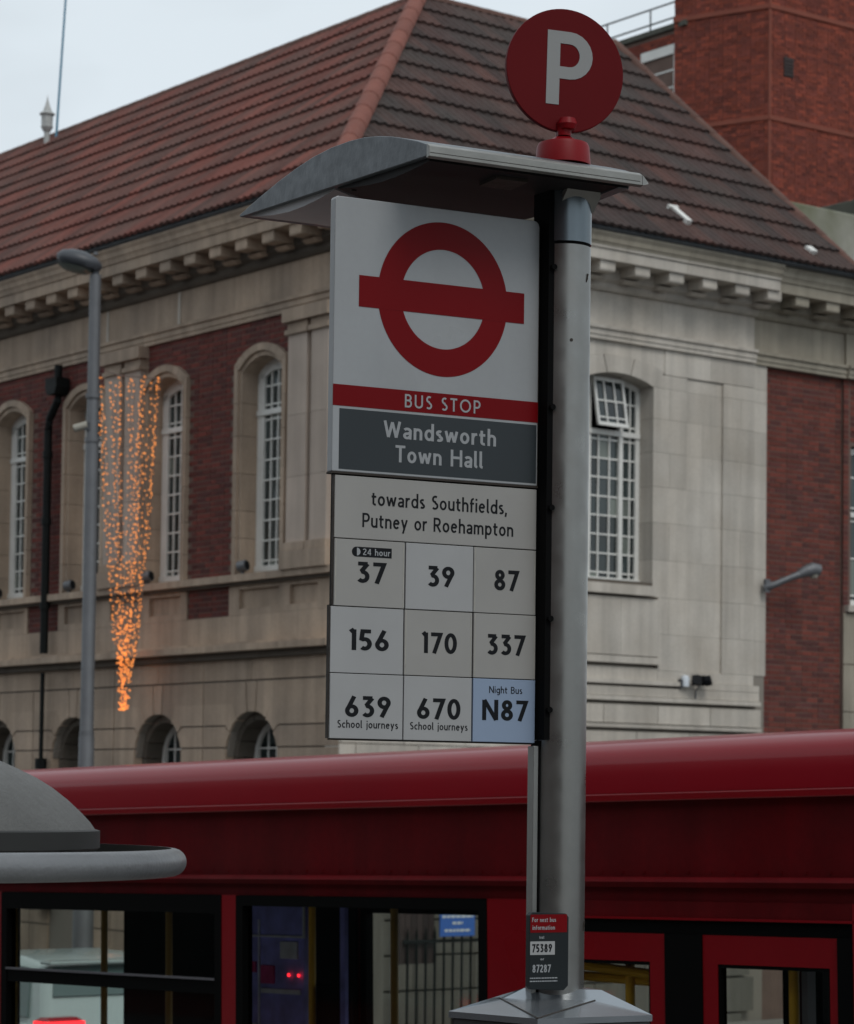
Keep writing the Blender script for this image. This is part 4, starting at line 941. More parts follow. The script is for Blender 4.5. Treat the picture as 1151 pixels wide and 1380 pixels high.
# ------------------------------------------------------------------ domed post with ring, left foreground
DX, DY = -1.013, 4.5; g0 = gz(DX, DY) + .12
DP = thing('domed_post', 'dark grey domed cap on a post with a tubular ring round it', 'post', (DX, DY, g0))
Zd = lambda z: z - g0
MB().lathe([(.448, Zd(2.557)), (.436, Zd(2.574)), (.421, Zd(2.590)), (.396, Zd(2.613)), (.370, Zd(2.633)), (.342, Zd(2.650)), (.313, Zd(2.664)), (.26, Zd(2.687)), (.2, Zd(2.706)), (.12, Zd(2.722)), (.05, Zd(2.729)), (0, Zd(2.730))], (0, 0), 96).build('dome', M_['dome'], DP, smooth=50)
MB().lathe([(.1, Zd(2.545)), (.45, Zd(2.527)), (.4535, Zd(2.530)), (.4535, Zd(2.5595)), (.446, Zd(2.562))], (0, 0), 96).build('rim_band', M_['dome_rim'], DP, smooth=40)
RG = MB().lathe([(.577, Zd(2.507) - .0235)] + [(.58 + .0235 * cos(radians(a)), Zd(2.507) + .0235 * sin(radians(a))) for a in range(-90, 91, 15)] + [(.577, Zd(2.507) + .0235)], (0, 0), 128, cap=False).build('ring', M_['ring'], DP, smooth=50)
MB().lathe([(.5775, Zd(2.507) - .0225), (.588, Zd(2.507) - .014), (.592, Zd(2.507)), (.588, Zd(2.507) + .014), (.5775, Zd(2.507) + .0225)], (0, 0), 128, cap=False).build('hollow_back', M_['dome_rim'], RG, smooth=50)
for k in range(3):
    a = radians(100 + 120 * k); MB().tube([(.09 * cos(a), .09 * sin(a), Zd(2.52)), (.575 * cos(a), .575 * sin(a), Zd(2.507))], .012, 8).build('spoke', M_['dome_rim'], DP)
MB().lathe([(.16, 0), (.16, .03), (.11, .06), (.10, .1), (.10, Zd(2.54))], (0, 0), 32).build('post', M_['dome_rim'], DP, smooth=40)
# ------------------------------------------------------------------ bus
BUS = frame(BO, -E1, -E2, E3)
B = thing('single_decker_bus', 'red single decker bus standing at the stop with black framed windows', 'bus', BUS)
XF, XB, WD = -7.2, 5.2, 2.5
rf = [(0, 2.712), (0, 2.77), (.004, 2.81), (.012, 2.836), (.027, 2.858), (.05, 2.876), (.085, 2.89), (.14, 2.90), (.25, 2.908), (.5, 2.925), (1.25, 2.94)]
rf = rf + [(WD - a, b) for a, b in rf[-2::-1]]
MB().prism_x(rf + [(WD - .1, 2.66), (.1, 2.66)], XF, XB).build('roof', M_['bus_roof'], B, smooth=40)
MB().box(XF, XB, -.012, .03, 2.683, 2.7105).build('gutter', M_['bus_red'], B, bevel=.004)
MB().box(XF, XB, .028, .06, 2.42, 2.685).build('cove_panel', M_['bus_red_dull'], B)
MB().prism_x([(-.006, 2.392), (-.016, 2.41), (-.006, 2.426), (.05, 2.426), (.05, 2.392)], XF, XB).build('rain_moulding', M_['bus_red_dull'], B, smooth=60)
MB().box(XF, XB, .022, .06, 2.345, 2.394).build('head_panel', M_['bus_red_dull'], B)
for x in (-6.1, -4.93, -3.12, 3.5, 4.6):
    MB().box(x, x + .006, .0255, .0285, 2.43, 2.68).build('panel_seam', M_['rubber'], B)
    if x in (-3.12, .33, 3.5): MB().box(x + .3, x + .305, -.0016, .004, 2.715, 2.80).build('panel_seam', M_['rubber'], B)
rv = MB()
for i in range(120):
    x = XF + .05 + i * .103; rv.box(x, x + .010, .0255, .0285, 2.437, 2.447)
q_ = rv.build('rivets', M_['bus_red_dull'], B); q_['kind'] = 'stuff'
wins = [(-6.75, -4.98), (-4.88, -3.17), (-3.07, -1.39), (-1.29, .22), (2.05, 3.45), (3.55, 4.95)]
def pillar(a, b, z0=.95, z1=2.345, mat='bus_red', y0=.004, name='pillar'): MB().box(a, b, y0, .06, z0, z1).build(name, M_[mat], B)
pillar(XF, -6.752); pillar(-4.978, -4.882); pillar(-3.168, -3.072); pillar(-1.388, -1.292); pillar(.222, .43, .3); pillar(1.922, 2.048, .3); pillar(3.452, 3.548); pillar(4.952, XB)
def bus_window(x0, x1, far=False, hopper=False, ztop=2.344, zbot=.97, parent=None, wy=None):
    y = (WD - .06) if far else .002; t = .045
    W = MB()
    W.box(x0, x0 + t, y, y + .05, zbot, ztop); W.box(x1 - t, x1, y, y + .05, zbot, ztop); W.box(x0 + t, x1 - t, y, y + .05, ztop - (.075 if hopper else .042), ztop); W.box(x0 + t, x1 - t, y, y + .05, zbot, zbot + t)
    W = W.build('window', M_['rubber'], B)
    gm = MB().add([(x0 + t, y + .03, zbot + t), (x1 - t, y + .03, zbot + t), (x1 - t, y + .03, ztop - .04), (x0 + t, y + .03, ztop - .04)], [(0, 1, 2, 3)]); gm.build('pane', M_['bus_glass'], W, recalc=False)
    if hopper:
        MB().box(x0 + t, x1 - t, y + .004, y + .045, 1.94, 1.995).build('hopper_rail', M_['rubber'], W)
        MB().box(x0 + t, x1 - t, y - .004, y + .02, 1.9955, 2.004).build('drip_strip', M_['bar_grey'], W)
    return W
bus_window(-6.75, -4.98); bus_window(-4.88, -3.17, hopper=True); bus_window(-3.07, -1.39, hopper=True); bus_window(-1.29, .22); bus_window(2.05, 3.45, hopper=True); bus_window(3.55, 4.95)
MB().box(XF, .43, .004, .06, .28, .95).build('lower_panel', M_['bus_red'], B); MB().box(1.922, XB, .004, .06, .28, .95).build('lower_panel', M_['bus_red'], B)
# exit doors
MB().box(.43, 1.95, .012, .06, 2.292, 2.345).build('door_head_panel', M_['bus_red_dull'], B)
MB().box(.43, 1.93, .004, .03, 2.283, 2.2915).build('head_strip', M_['bus_red'], B)
MB().box(.43, 1.925, .02, .06, 2.236, 2.2825).build('door_header', M_['rubber'], B)
MB().box(.431, .475, .01, .06, .3, 2.236).build('door_seal', M_['rubber'], B); MB().box(1.097, 1.268, .014, .06, .3, 2.236).build('door_seal', M_['rubber'], B); MB().box(1.852, 1.921, .01, .06, .3, 2.236).build('door_seal', M_['rubber'], B)
for x0, x1, g0_, g1_ in ((.476, 1.096, .55, 1.025), (1.269, 1.851, 1.335, 1.815)):
    m = MB().box(x0, g0_, .018, .05, .32, 2.235).box(g1_, x1, .018, .05, .32, 2.235).box(g0_, g1_, .018, .05, 2.14, 2.235).box(g0_, g1_, .018, .05, .32, .45)
    dr = m.build('door_leaf', M_['bus_red'], B)
    m = MB().box(g0_, g0_ + .012, .02, .048, .45, 2.14).box(g1_ - .008, g1_, .02, .048, .45, 2.14).box(g0_ + .012, g1_ - .008, .02, .048, 2.128, 2.14); m.build('glazing_seal', M_['rubber'], dr)
    MB().add([(g0_ + .01, .035, .45), (g1_ - .01, .035, .45), (g1_ - .01, .035, 2.13), (g0_ + .01, .035, 2.13)], [(0, 1, 2, 3)]).build('pane', M_['bus_glass'], dr, recalc=False)
# far side, ends, floor, ceiling
Y0, Y1 = WD - .06, WD
fw = [(-6.9, -5.60), (-3.45, -2.45), (-1.93, -.47), (-.33, .9), (1.1, 2.6), (2.75, 4.6)]
m = MB(); m.box(XF, XB, Y0, Y1, .28, .95); m.box(XF, XB, Y0, Y1, 2.24, 2.70); xs = [XF] + [v for a, b in fw for v in (a, b)] + [XB]
for i in range(0, len(xs), 2): m.box(xs[i] + .001, xs[i + 1] - .001, Y0, Y1, .95, 2.24)
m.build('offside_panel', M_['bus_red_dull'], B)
MB().box(-5.58, -3.47, Y0 - .02, Y0 - .002, .95, 2.24).build('interior_lining', M_['bus_dark'], B)
for a, b in fw: bus_window(a, b, far=True, ztop=2.24, zbot=.95)
MB().box(XF, XB, .062, WD - .062, .28, .36).build('floor', M_['bus_dark'], B)
MB().box(XF, XB, .062, WD - .062, 2.42, 2.62).build('ceiling_lining', M_['bus_dark'], B)
for x0, x1 in ((XF, XF + .06), (XB - .06, XB)): MB().box(x0, x1, .062, WD - .062, .3, 1.0).box(x0, x1, .062, WD - .062, 2.25, 2.68).box(x0, x1, .062, .2, 1.0, 2.25).box(x0, x1, WD - .2, WD - .062, 1.0, 2.25).build('end_panel', M_['bus_red'], B)
MB().box(XF, XF + .02, .2, WD - .2, 1, 2.25).build('windscreen', M_['bus_glass'], B); MB().box(XB - .02, XB, .2, WD - .2, 1, 2.25).build('rear_window', M_['dark_glass'], B)
wm = MB().lathe([(0, -.14), (.30, -.14), (.30, -.12), (.46, -.12), (.48, -.08), (.48, .12), (.3, .12), (0, .12)], (0, 0), 28)
for x in (-5.2, 3.6):
    for y, sg in ((.17, 1), (WD - .17, -1)):
        mt = Matrix(((1, 0, 0, x), (0, 0, sg, y), (0, -sg, 0, .48), (0, 0, 0, 1))); o = inst('wheel', wm.mesh('wheel', M_['tyre'], smooth=40), B, mtx=mt)
        inst('hub', MB().lathe([(0, -.15), (.12, -.15), (.26, -.125), (.27, -.10), (0, -.10)], (0, 0), 20).mesh('hub', M_['rim'], smooth=40), o)
        MB().add([(x + .56 * cos(a), (.003 if sg > 0 else WD - .003), .48 + .56 * sin(a)) for a in [pi * i / 12 for i in range(13)]] + [(x - .56, .003 if sg > 0 else WD - .003, .28), (x + .56, .003 if sg > 0 else WD - .003, .28)], [list(range(15))]).build('wheel_arch', M_['rubber'], B, recalc=False)
for y in (.3, WD - .3): MB().lathe([(0, 0), (.09, .01), (.09, .04)], (0, 0), 16).build('headlight', M_['tile_white'], B).matrix_local = Matrix(((0, 0, -1, XF), (0, 1, 0, y), (1, 0, 0, .62), (0, 0, 0, 1)))
for x, y, mt_ in ((-4.01, 1.2, 'yellow_dim'), (-4.86, 1.2, 'yellow_dim'), (-3.44, 1.2, 'yellow_dim'), (-2.30, 1.2, 'yellow'), (-1.71, 1.2, 'yellow_dim'), (.80, .15, 'yellow'), (1.55, .15, 'yellow'), (3.0, 1.2, 'yellow')):
    MB().tube([(x, y, .36), (x, y, 2.42)], .0175, 12).build('grab_pole', M_[mt_], B, smooth=True)
MB().tube([(.50, .10, 2.122), (1.03, .12, 2.085)], .0175, 10).build('hand_rail', M_['yellow'], B, smooth=True)
MB().tube([(.50, .16, 2.075), (1.03, .18, 2.058)], .017, 10).build('hand_rail', M_['yellow'], B, smooth=True)
MB().box(1.60, 1.625, .13, .17, .36, 2.42).build('door_post', M_['bar_grey'], B)
MB().box(.995, 1.045, .10, .104, 2.07, 2.118).build('door_sticker', M_['lime'], B)
MB().box(.985, 1.02, .12, .16, .36, 2.06).build('door_post', M_['bus_dark'], B)
pb = MB().box(-2.80, -2.36, 1.2, 1.23, 1.0, 2.30).build('bulkhead_screen', M_['poster'], B)
for a, b, z0, z1, mt_ in ((-2.80, -2.35, 2.118, 2.128, 'poster_pale'), (-2.36, -2.35, 2.12, 2.29, 'poster_pale'), (-2.70, -2.69, 1.6, 2.2, 'poster_pale'), (-2.68, -2.38, 1.855, 1.877, 'poster_pale'), (-2.79, -2.72, 1.95, 2.0, 'poster_red'), (-2.68, -2.58, 1.90, 1.985, 'poster_red'), (-2.79, -2.72, 1.68, 1.71, 'poster_pale'), (-2.53, -2.40, 2.02, 2.10, 'poster_pale')):
    MB().box(a, b, 1.19, 1.199, z0, z1).build('poster_print', M_[mt_], pb)
for x in (-2.46, -2.385): MB().tube([(x, 1.185, 1.945), (x, 1.19, 1.945)], .0075, 10).build('indicator_lamp', M_['tail'], pb)
MB().box(-2.07, -2.035, 1.18, 1.2, .36, 2.42).build('screen_post', M_['poster'], B)
MB().box(-2.3, -2.07, 1.24, 1.26, .36, 1.9).build('luggage_screen', M_['bus_dark'], B)
for x in (-6.2, -5.4, -3.9, -3.1, 2.5, 3.3, 4.1):
    for y in (.32, 1.9):
        m = MB().box(x, x + .42, y - .2, y + .2, .75, .87).prism_x([(y - .2, .87), (y + .2, .87), (y + .19, 1.42), (y - .19, 1.42)], x + .36, x + .44); m.build('seat', M_['seat'], B, bevel=.02)
# ------------------------------------------------------------------ street lamp, far pavement
LX, LY = -4.335, 33.5; lg = gz(LX, LY) + .12
LP = thing('street_lamp', 'tall grey lamp column with a flat dark lantern near the left edge', 'street lamp', (LX, LY, lg))
q = lambda z: z - lg
MB().lathe([(.135, 0), (.135, q(1.55)), (.105, q(1.62)), (.10, q(3.36)), (.088, q(3.42)), (.085, q(7.1)), (.078, q(7.2)), (.074, q(9.32))], (0, 0), 20).build('column', M_['galv'], LP, smooth=40)
for z in (7.72, 7.15, 3.38): MB().lathe([(.096, q(z)), (.096, q(z + .06))], (0, 0), 20).build('collar', M_['galv'], LP, smooth=True)
m = MB(); n = 28; vs = []; fs = []
levels = [(0, -.02), (.5, -.02), (.86, .0), (1, .06), (.97, .11), (.75, .17), (.4, .205), (0, .215)]
hd = MB(lambda a, b, c: (-.21 + a, b * .78, q(9.42) + c - a * .22)).lathe([(r * .295, z) for r, z in levels], (0, 0), 28).build('lantern', M_['galv_dark'], LP, smooth=50)
MB(lambda a, b, c: (-.26 + a, b * .78, q(9.42) + c - a * .22)).lathe([(0, -.075), (.16, -.06), (.24, -.004), (0, -.003)], (0, 0), 24).build('lens_bowl', M_['green_glass'], hd, smooth=60)
MB().tube([(0, 0, q(9.3)), (0, 0, q(9.45))], .05, 12).build('bracket', M_['galv_dark'], LP)
MB().tube([(.0, 0, q(9.58)), (0, 0, q(9.62))], .03, 10).build('photocell', M_['galv'], LP)
CM = thing('security_camera', 'small white security camera clamped on the tall lamp column', 'camera', (LX - .16, LY - .05, 7.35))
MB().tube([(-.07, 0, -.03), (.10, 0, .02)], .05, 12).build('housing', M_['cream'], CM, smooth=40); MB().tube([(-.071, 0, -.03), (-.078, 0, -.032)], .036, 12).build('lens', M_['ink'], CM); MB().box(.06, .13, -.03, .03, -.05, .05).build('bracket', M_['galv_dark'], CM)
# ------------------------------------------------------------------ fairy lights
def hallthing(name, label, cat, p, group=None): 
    return thing(name, label, cat, HALL @ Matrix.Translation(p), group)
o5 = .5
FY = hallthing('fairy_lights', 'tapering curtain of lit amber fairy lights hanging beside the lamp column', 'fairy lights', (-o5, 4.3, 3.8))
strings = MB(); bl = MB(); nS_ = 17
def bulb(p, r): bl.lathe([(0, p[2] - r), (r * .87, p[2] - r * .5), (r * .87, p[2] + r * .5), (0, p[2] + r)], (p[0], p[1]), 6)
for i in range(nS_):
    t = i / (nS_ - 1); s_top = 5.08 - 1.66 * t + random.uniform(-.05, .05); zt2 = 8.46 - .22 * t + random.uniform(-.1, .05); zb = 3.82 + random.uniform(0, 1) ** 2 * 1.1; yo = random.uniform(-.12, .12)
    pts = []
    for k in range(70):
        u = k / 69; z = zt2 + (zb - zt2) * u; f = 1 - (z - 3.8) / 4.66
        half = .75 * (1 - f) ** .75 * 1.0 + .045; cen = 4.33 - .02 * f
        s = cen + (s_top - 4.3) / .75 * half + .03 * sin(9 * u + i * 2.1) * (1 - f) + random.uniform(-.012, .012)
        pts.append((yo * (1 - f), s - 4.3, z - 3.8))
    strings.tube(pts[::4], .004, 4, cap=False)
    z = 0; k = 0.0
    while k < 69:
        j = int(k); a, b = pts[j], pts[min(j + 1, 69)]; fr_ = k - j
        p = [a[c] + (b[c] - a[c]) * fr_ for c in range(3)]; p[0] -= random.uniform(.0, .03); p[1] += random.uniform(-.035, .035)
        bulb(p, random.uniform(.008, .015)); k += random.uniform(.5, 2.3)
for k in range(150):
    z = 3.8 + 1.35 * random.random() ** 1.6; hw = .04 + .09 * (z - 3.8); bulb((random.uniform(-.08, .05), .04 + random.uniform(-hw, hw), z - 3.8), random.uniform(.011, .017))
strings.build('cable', M_['cable'], FY)
q_ = bl.build('bulbs', M_['bulb'], FY); q_['kind'] = 'stuff'
MB().tube([(.1, .85, 4.8), (0, .3, 4.66), (.05, -.7, 4.50)], .012, 6).build('hanging_bar', M_['cable'], FY)
# ------------------------------------------------------------------ fixtures on the hall
def floodlight(s, label):
    T = hallthing('floodlight', label, 'floodlight', (-.05, s, 5.568), 'floodlights on the window sills')
    MB(lambda a, b, c: (a, b, c)).tube([(-.02, .06, .10), (.03, -.05, .12)], .075, 14).build('head', M_['galv'], T, smooth=40)
    MB().tube([(.032, -.055, .121), (.036, -.063, .122)], .06, 14).build('lens', M_['ink'], T); MB().box(-.02, .02, -.02, .02, 0, .07).build('bracket', M_['galv_dark'], T)
for c, lb in zip(WINS[:4], ('small grey floodlight on the sill of the window beside the bus stop flag', 'small grey floodlight on the sill just right of the fairy lights', 'pale floodlight on the sill behind the lamp column', 'grey floodlight on the sill at the far left edge')): floodlight(c + .36, lb)
DPp = hallthing('downpipe', 'black cast iron downpipe with a hopper head on the brick front', 'downpipe', (-.13, 7.25, 0))
pp = lambda s, z: (0, s - 7.25, z)
MB().prism_x([(-.38, 8.50), (-.16, 8.50), (-.11, 8.60), (-.11, 8.74), (-.43, 8.74), (-.43, 8.60)], -.13, .1).build('hopper', M_['iron'], DPp)
MB().tube([pp(6.98, 8.94), pp(6.98, 8.76)], .06, 12).build('swan_neck', M_['iron'], DPp, smooth=True)
MB().tube([pp(6.98, 8.55), pp(6.98, 8.42), pp(7.22, 8.16), pp(7.25, 8.0), pp(7.25, 4.70)], .062, 14).build('pipe', M_['iron'], DPp, smooth=True)
for z in (7.6, 6.6, 5.35): MB().tube([pp(7.25, z), pp(7.25, z + .09)], .078, 14).build('socket', M_['iron'], DPp, smooth=True)
MB().tube([pp(7.27, 4.42), pp(7.27, 1.5)], .034, 10).build('thin_pipe', M_['iron'], DPp, smooth=True); MB().tube([pp(7.27, 3.0), pp(7.27, 3.16)], .09, 10).build('box', M_['iron'], DPp); MB().tube([pp(7.27, .95), pp(7.27, 1.25)], [.2, .12], 10).build('shoe', M_['iron'], DPp)
def front(name, label, cat, p): return thing(name, label, cat, HALL @ Matrix.Translation(p))
WLp = front('wall_lamp', 'grey swan necked wall lamp projecting over the right hand brickwork', 'lamp', (7.50, -.06, 5.74))
MB().tube([(0, .06, -.02), (.08, -.05, .02), (.30, -.16, .13), (.45, -.22, .19)], [.07, .05, .045, .06], 12).build('arm', M_['galv'], WLp, smooth=True)
MB().tube([(.40, -.2, .17), (.50, -.24, .22), (.62, -.28, .26), (.72, -.31, .25), (.74, -.315, .24)], [.05, .085, .105, .09, .03], 14).build('lantern', M_['galv'], WLp, smooth=True)
MB().lathe([(0, .13), (.05, .135), (.07, .17), (.06, .22)], (.64, -.285), 14).build('lens_bowl', M_['cream'], WLp, smooth=True)
MB().box(-.04, .05, 0, .05, -.09, .10).build('wall_plate', M_['galv'], WLp)
TF = front('twin_spotlight', 'black twin spotlight on a short stalk against the pale stone', 'spotlight', (6.12, -.14, 4.29))
for x in (-.09, .09): MB().tube([(x, 0, .03), (x * 1.5, -.06, .05)], .072, 12).box(x - .06, x + .06, -.03, .03, -.03, .11).build('head', M_['ink'], TF)
MB().tube([(0, 0, .02), (0, .02, -.02), (0, .1, -.10), (0, .11, -.28)], .012, 8).build('stalk', M_['galv'], TF)
SB = front('alarm_box', 'small white alarm box at the end of the stone ledge', 'alarm', (5.90, -.05, 4.24)); MB().lathe([(.0, 0), (.06, .0), (.065, .1), (.05, .15), (0, .16)], (0, 0), 14).build('housing', M_['notice_white'], SB, smooth=40); MB().box(-.09, -.05, -.02, .05, -.02, .10).build('base', M_['galv_dark'], SB)
# railings, notice and boarded gate in front of the right front
RL = thing('iron_railings', 'black iron railings before the town hall, seen through the bus window', 'railings', frame(hall(0, -1.4, gz(*hall(1, -1.4)[:2]) + .12), dR, dL))
H_ = 1.42
MB().box(.0, 3, -.02, .02, H_ - .12, H_ - .08).build('rail', M_['iron'], RL); MB().box(.0, 3, -.02, .02, .15, .19).build('rail', M_['iron'], RL)
bm_ = MB().tube([(0, 0, .0), (0, 0, H_ - .02), (0, 0, H_ + .08)], [.016, .016, .002], 6).mesh('bar', M_['iron'])
for k in range(21): inst('bar', bm_, RL, (.06 + .14 * k, 0, 0))
GP = front('gate_pier', 'pale stone gate pier seen through the bus window', 'pier', (-.49, -1.4, -.5)); MB().box(-.11, .11, -.11, .11, 0, 2.1).build('shaft', M_['stone_base'], GP); MB().box(-.14, .14, -.14, .14, 2.1, 2.2).build('cap_stone', M_['stone_pale'], GP)
NB = front('notice_board', 'blue notice board with white lines fixed to the railings', 'notice board', (.78, -1.46, 1.12))
MB().box(-.27, .27, 0, .02, -.16, .21).build('board', M_['blue_sign'], NB)
m = MB()
for z, ww in ((.14, .22), (.08, .24), (.0, .08), (-.09, .2)): 
    x = -ww
    while x < ww: l_ = random.uniform(.03, .07); m.box(x, min(x + l_, ww), -.004, -.0005, z - .016, z + .016); x += l_ + .015
m.build('notice_print', M_['notice_white'], NB)
BD = front('boarded_gate', 'dark boarded gate beside the blue notice behind the bus', 'gate', (.23, -1.36, .63))
for k in range(6): MB().box(-.27 + k * .09 + .004, -.27 + (k + 1) * .09 - .004, 0, .03, 0, .9).build('plank', M_['wood'], BD)
# ------------------------------------------------------------------ car behind the bus
cx_, cy_ = -3.20, 22.3; CG = gz(cx_, cy_)
CR_ = thing('parked_car', 'pale silver blue car with lit red tail light, seen through the bus windows', 'car', frame((cx_, cy_, CG), dR, dL))
lo = [(.02, .35), (.0, .62), (.03, .98), (.10, 1.08), (1.2, 1.07), (3.1, 1.02), (4.05, .86), (4.25, .70), (4.28, .35), (3.9, .25), (.3, .25)]
MB().prism_x(lo, 0, 1.76).build('body', M_['car_white'], CR_, bevel=.09, smooth=50)
m = MB(); lower = [(.10, 1.05), (3.15, 1.01)]; up = [(.42, 1.54), (.9, 1.60), (1.6, 1.61), (2.2, 1.55)]
vs = []
for x0, x1 in ((.06, .24), (1.70, 1.52)): vs += [(x0, y, z) for y, z in (lower[0],)] + [(x1, y, z) for y, z in up] + [(x0, y, z) for y, z in (lower[1],)]
m.add(vs, [(0, 1, 2, 3, 4, 5), (6, 7, 8, 9, 10, 11)] + [(i, i + 1, i + 7, i + 6) for i in range(5)]); m.build('cabin', M_['car_white'], CR_, bevel=.07, smooth=50)
def lerp(a, b, t): return tuple(a[i] + (b[i] - a[i]) * t for i in range(3))
def quadpane(a, b, c, d, k=.10, off=(0, 0, 0), name='window'):
    P_ = [a, b, c, d]; ce = tuple(sum(p[i] for p in P_) / 4 for i in range(3)); Q_ = [tuple(lerp(p, ce, k)[i] + off[i] for i in range(3)) for p in P_]
    MB().add(Q_ + [tuple(p[i] - off[i] * 1.5 for i in range(3)) for p in Q_], [(0, 1, 2, 3), (4, 5, 6, 7), (0, 1, 5, 4), (1, 2, 6, 5), (2, 3, 7, 6), (3, 0, 4, 7)]).build(name, M_['car_glass'], CR_)
quadpane((.13, .235, 1.27), (1.63, .235, 1.27), (1.52, .42, 1.54), (.24, .42, 1.54), .12, (0, -.012, .006), 'rear_window')
quadpane((.06, .35, 1.09), (.06, 1.45, 1.08), (.235, 1.45, 1.57), (.235, .6, 1.53), .08, (-.012, 0, .004)); quadpane((.06, 1.5, 1.08), (.06, 2.9, 1.05), (.235, 2.15, 1.53), (.235, 1.5, 1.57), .08, (-.012, 0, .004))
MB().box(.22, 1.54, .30, .48, 1.555, 1.585).build('spoiler', M_['car_white'], CR_, bevel=.01)
for x0, x1, sg in ((-.012, .40, 1), (1.36, 1.772, -1)):
    MB().box(x0, x1, -.022, .20, .97, 1.13).build('tail_lamp_housing', M_['tail_off'], CR_, bevel=.06)
    MB().box(x0 + .02, x1 - .02, -.032, -.02, 1.03, 1.10).box(x0 - .006 if sg > 0 else x1 - .05, x0 + .05 if sg > 0 else x1 + .006, -.02, .15, 1.03, 1.10).build('tail_light', M_['tail'], CR_)
MB().box(.02, 1.74, -.06, .2, .36, .62).build('bumper', M_['car_trim'], CR_, bevel=.04); MB().box(.62, 1.14, -.03, 0, .70, .81).build('number_plate', M_['yellow'], CR_); MB().box(.40, 1.36, -.015, .02, .88, .92).build('chrome_strip', M_['rim'], CR_)
wm2 = MB().lathe([(0, -.1), (.2, -.1), (.31, -.09), (.325, -.06), (.325, .1), (0, .1)], (0, 0), 24).mesh('wheel', M_['tyre'], smooth=40)
for x, sg in ((.09, 1), (1.67, -1)):
    for y in (.75, 3.4):
        o = inst('wheel', wm2, CR_, mtx=Matrix(((0, 0, sg, x), (1, 0, 0, y), (0, 1, 0, .325), (0, 0, 0, 1)))); inst('rim', MB().lathe([(0, -.11), (.19, -.106), (.2, -.09), (0, -.09)], (0, 0), 16).mesh('rim', M_['rim']), o)
# ------------------------------------------------------------------ behind the roof: brick tower, wing, parapet, mast
T0 = Vector((7.5, 58, 0)); tl = radians(59); trr = radians(54); TD1 = Vector((-sin(tl), cos(tl), 0)); TD2 = Vector((sin(trr), cos(trr), 0))
TW_ = thing('brick_tower', 'tall orange red brick block behind the right end of the tiled roof', 'tower', T0)
pl = [Vector((0, 0, 0)), TD1 * 2.35, TD1 * 2.35 + TD2 * 9, TD2 * 9]
def loop(pl, z0, z1, out=0):
    c = sum(pl, Vector()) / len(pl); v = [p + (p - c).normalized() * out for p in pl]; n = len(v)
    return [(p.x, p.y, z0) for p in v] + [(p.x, p.y, z1) for p in v], [list(range(n)), list(range(2 * n - 1, n - 1, -1))] + [(i, (i + 1) % n, (i + 1) % n + n, i + n) for i in range(n)]
gt = gz(7.5, 58)
MB().add(*loop(pl, gt, 27)).build('shell', M_['mortar'], TW_)
# brick courses in real relief (75 mm) on the two seen faces: 300 largest as parts would be sub-pixel, so one joined part
tb = MB()
for d, L_, nn in ((TD2, 5.2, Vector((TD2.y, -TD2.x, 0))), (TD1, 2.35, Vector((-TD1.y, TD1.x, 0)))):
    if nn.y > 0: nn = -nn
    for k in range(int((22.0 - 15.0) / .075)):
        z0 = 15.0 + k * .075; s = -.11 * (k % 2); i = 0
        while s < L_:
            ln = .215 if (i + k) % 2 else .105; x0, x1 = max(s, 0), min(s + ln, L_); s += ln + .01; i += 1
            if x1 - x0 < .03: continue
            o = random.uniform(.006, .02); a = d * x0 + nn * o; b_ = d * x1 + nn * o; a2 = d * x0; b2 = d * x1
            tb.add([(a.x, a.y, z0 + .005), (b_.x, b_.y, z0 + .005), (b_.x, b_.y, z0 + .07), (a.x, a.y, z0 + .07), (a2.x, a2.y, z0 + .005), (b2.x, b2.y, z0 + .005), (b2.x, b2.y, z0 + .07), (a2.x, a2.y, z0 + .07)], [(0, 1, 2, 3), (0, 1, 5, 4), (2, 3, 7, 6), (1, 2, 6, 5), (3, 0, 4, 7)])
o = tb.build('brickwork', M_['tower'], TW_, recalc=False); o['kind'] = 'stuff'
def tbox(d, s0, s1, z0, z1, o0, o1, mat, name, parent):
    nn = Vector((d.y, -d.x, 0)); nn = -nn if nn.y > 0 else nn; vs = []
    for s in (s0, s1):
        for o in (o0, o1):
            for z in (z0, z1): p = d * s + nn * o; vs.append((p.x, p.y, z))
    return MB().add(vs, [(0, 1, 3, 2), (4, 6, 7, 5), (0, 4, 5, 1), (2, 3, 7, 6), (0, 2, 6, 4), (1, 5, 7, 3)]).build(name, M_[mat], parent)
for z in (20.45, 17.92):
    tbox(TD2, -.02, 5.2, z, z + .10, .0, .045, 'tower_band', 'brick_band', TW_); tbox(TD1, -.02, 2.37, z, z + .10, .0, .045, 'tower_band', 'brick_band', TW_)
tbox(TD2, -.03, .03, 15, 22, .0, .03, 'tower_band', 'corner_joint', TW_)
v = tbox(TD2, .42, .72, 18.98, 19.42, -.05, .03, 'wood', 'vent', TW_)
for k in range(5): tbox(TD2, .43, .71, 19.01 + k * .082, 19.04 + k * .082, .025, .045, 'wood', 'louvre', v)
WG0 = Vector((5.4, 59.3, 0)); WGt = thing('brick_wing', 'lower red brick wing with roof railing and a pale window left of the tower', 'building', WG0)
zt = 20.35
pl = [Vector((.3, -.2, 0)), dL * 12 + Vector((.3, -.2, 0)), dL * 12 + dR * 5, dR * 5]
MB().add(*loop(pl, gz(5, 60), zt)).build('wall', M_['mortar'], WGt)
tb = MB(); nn = -dR
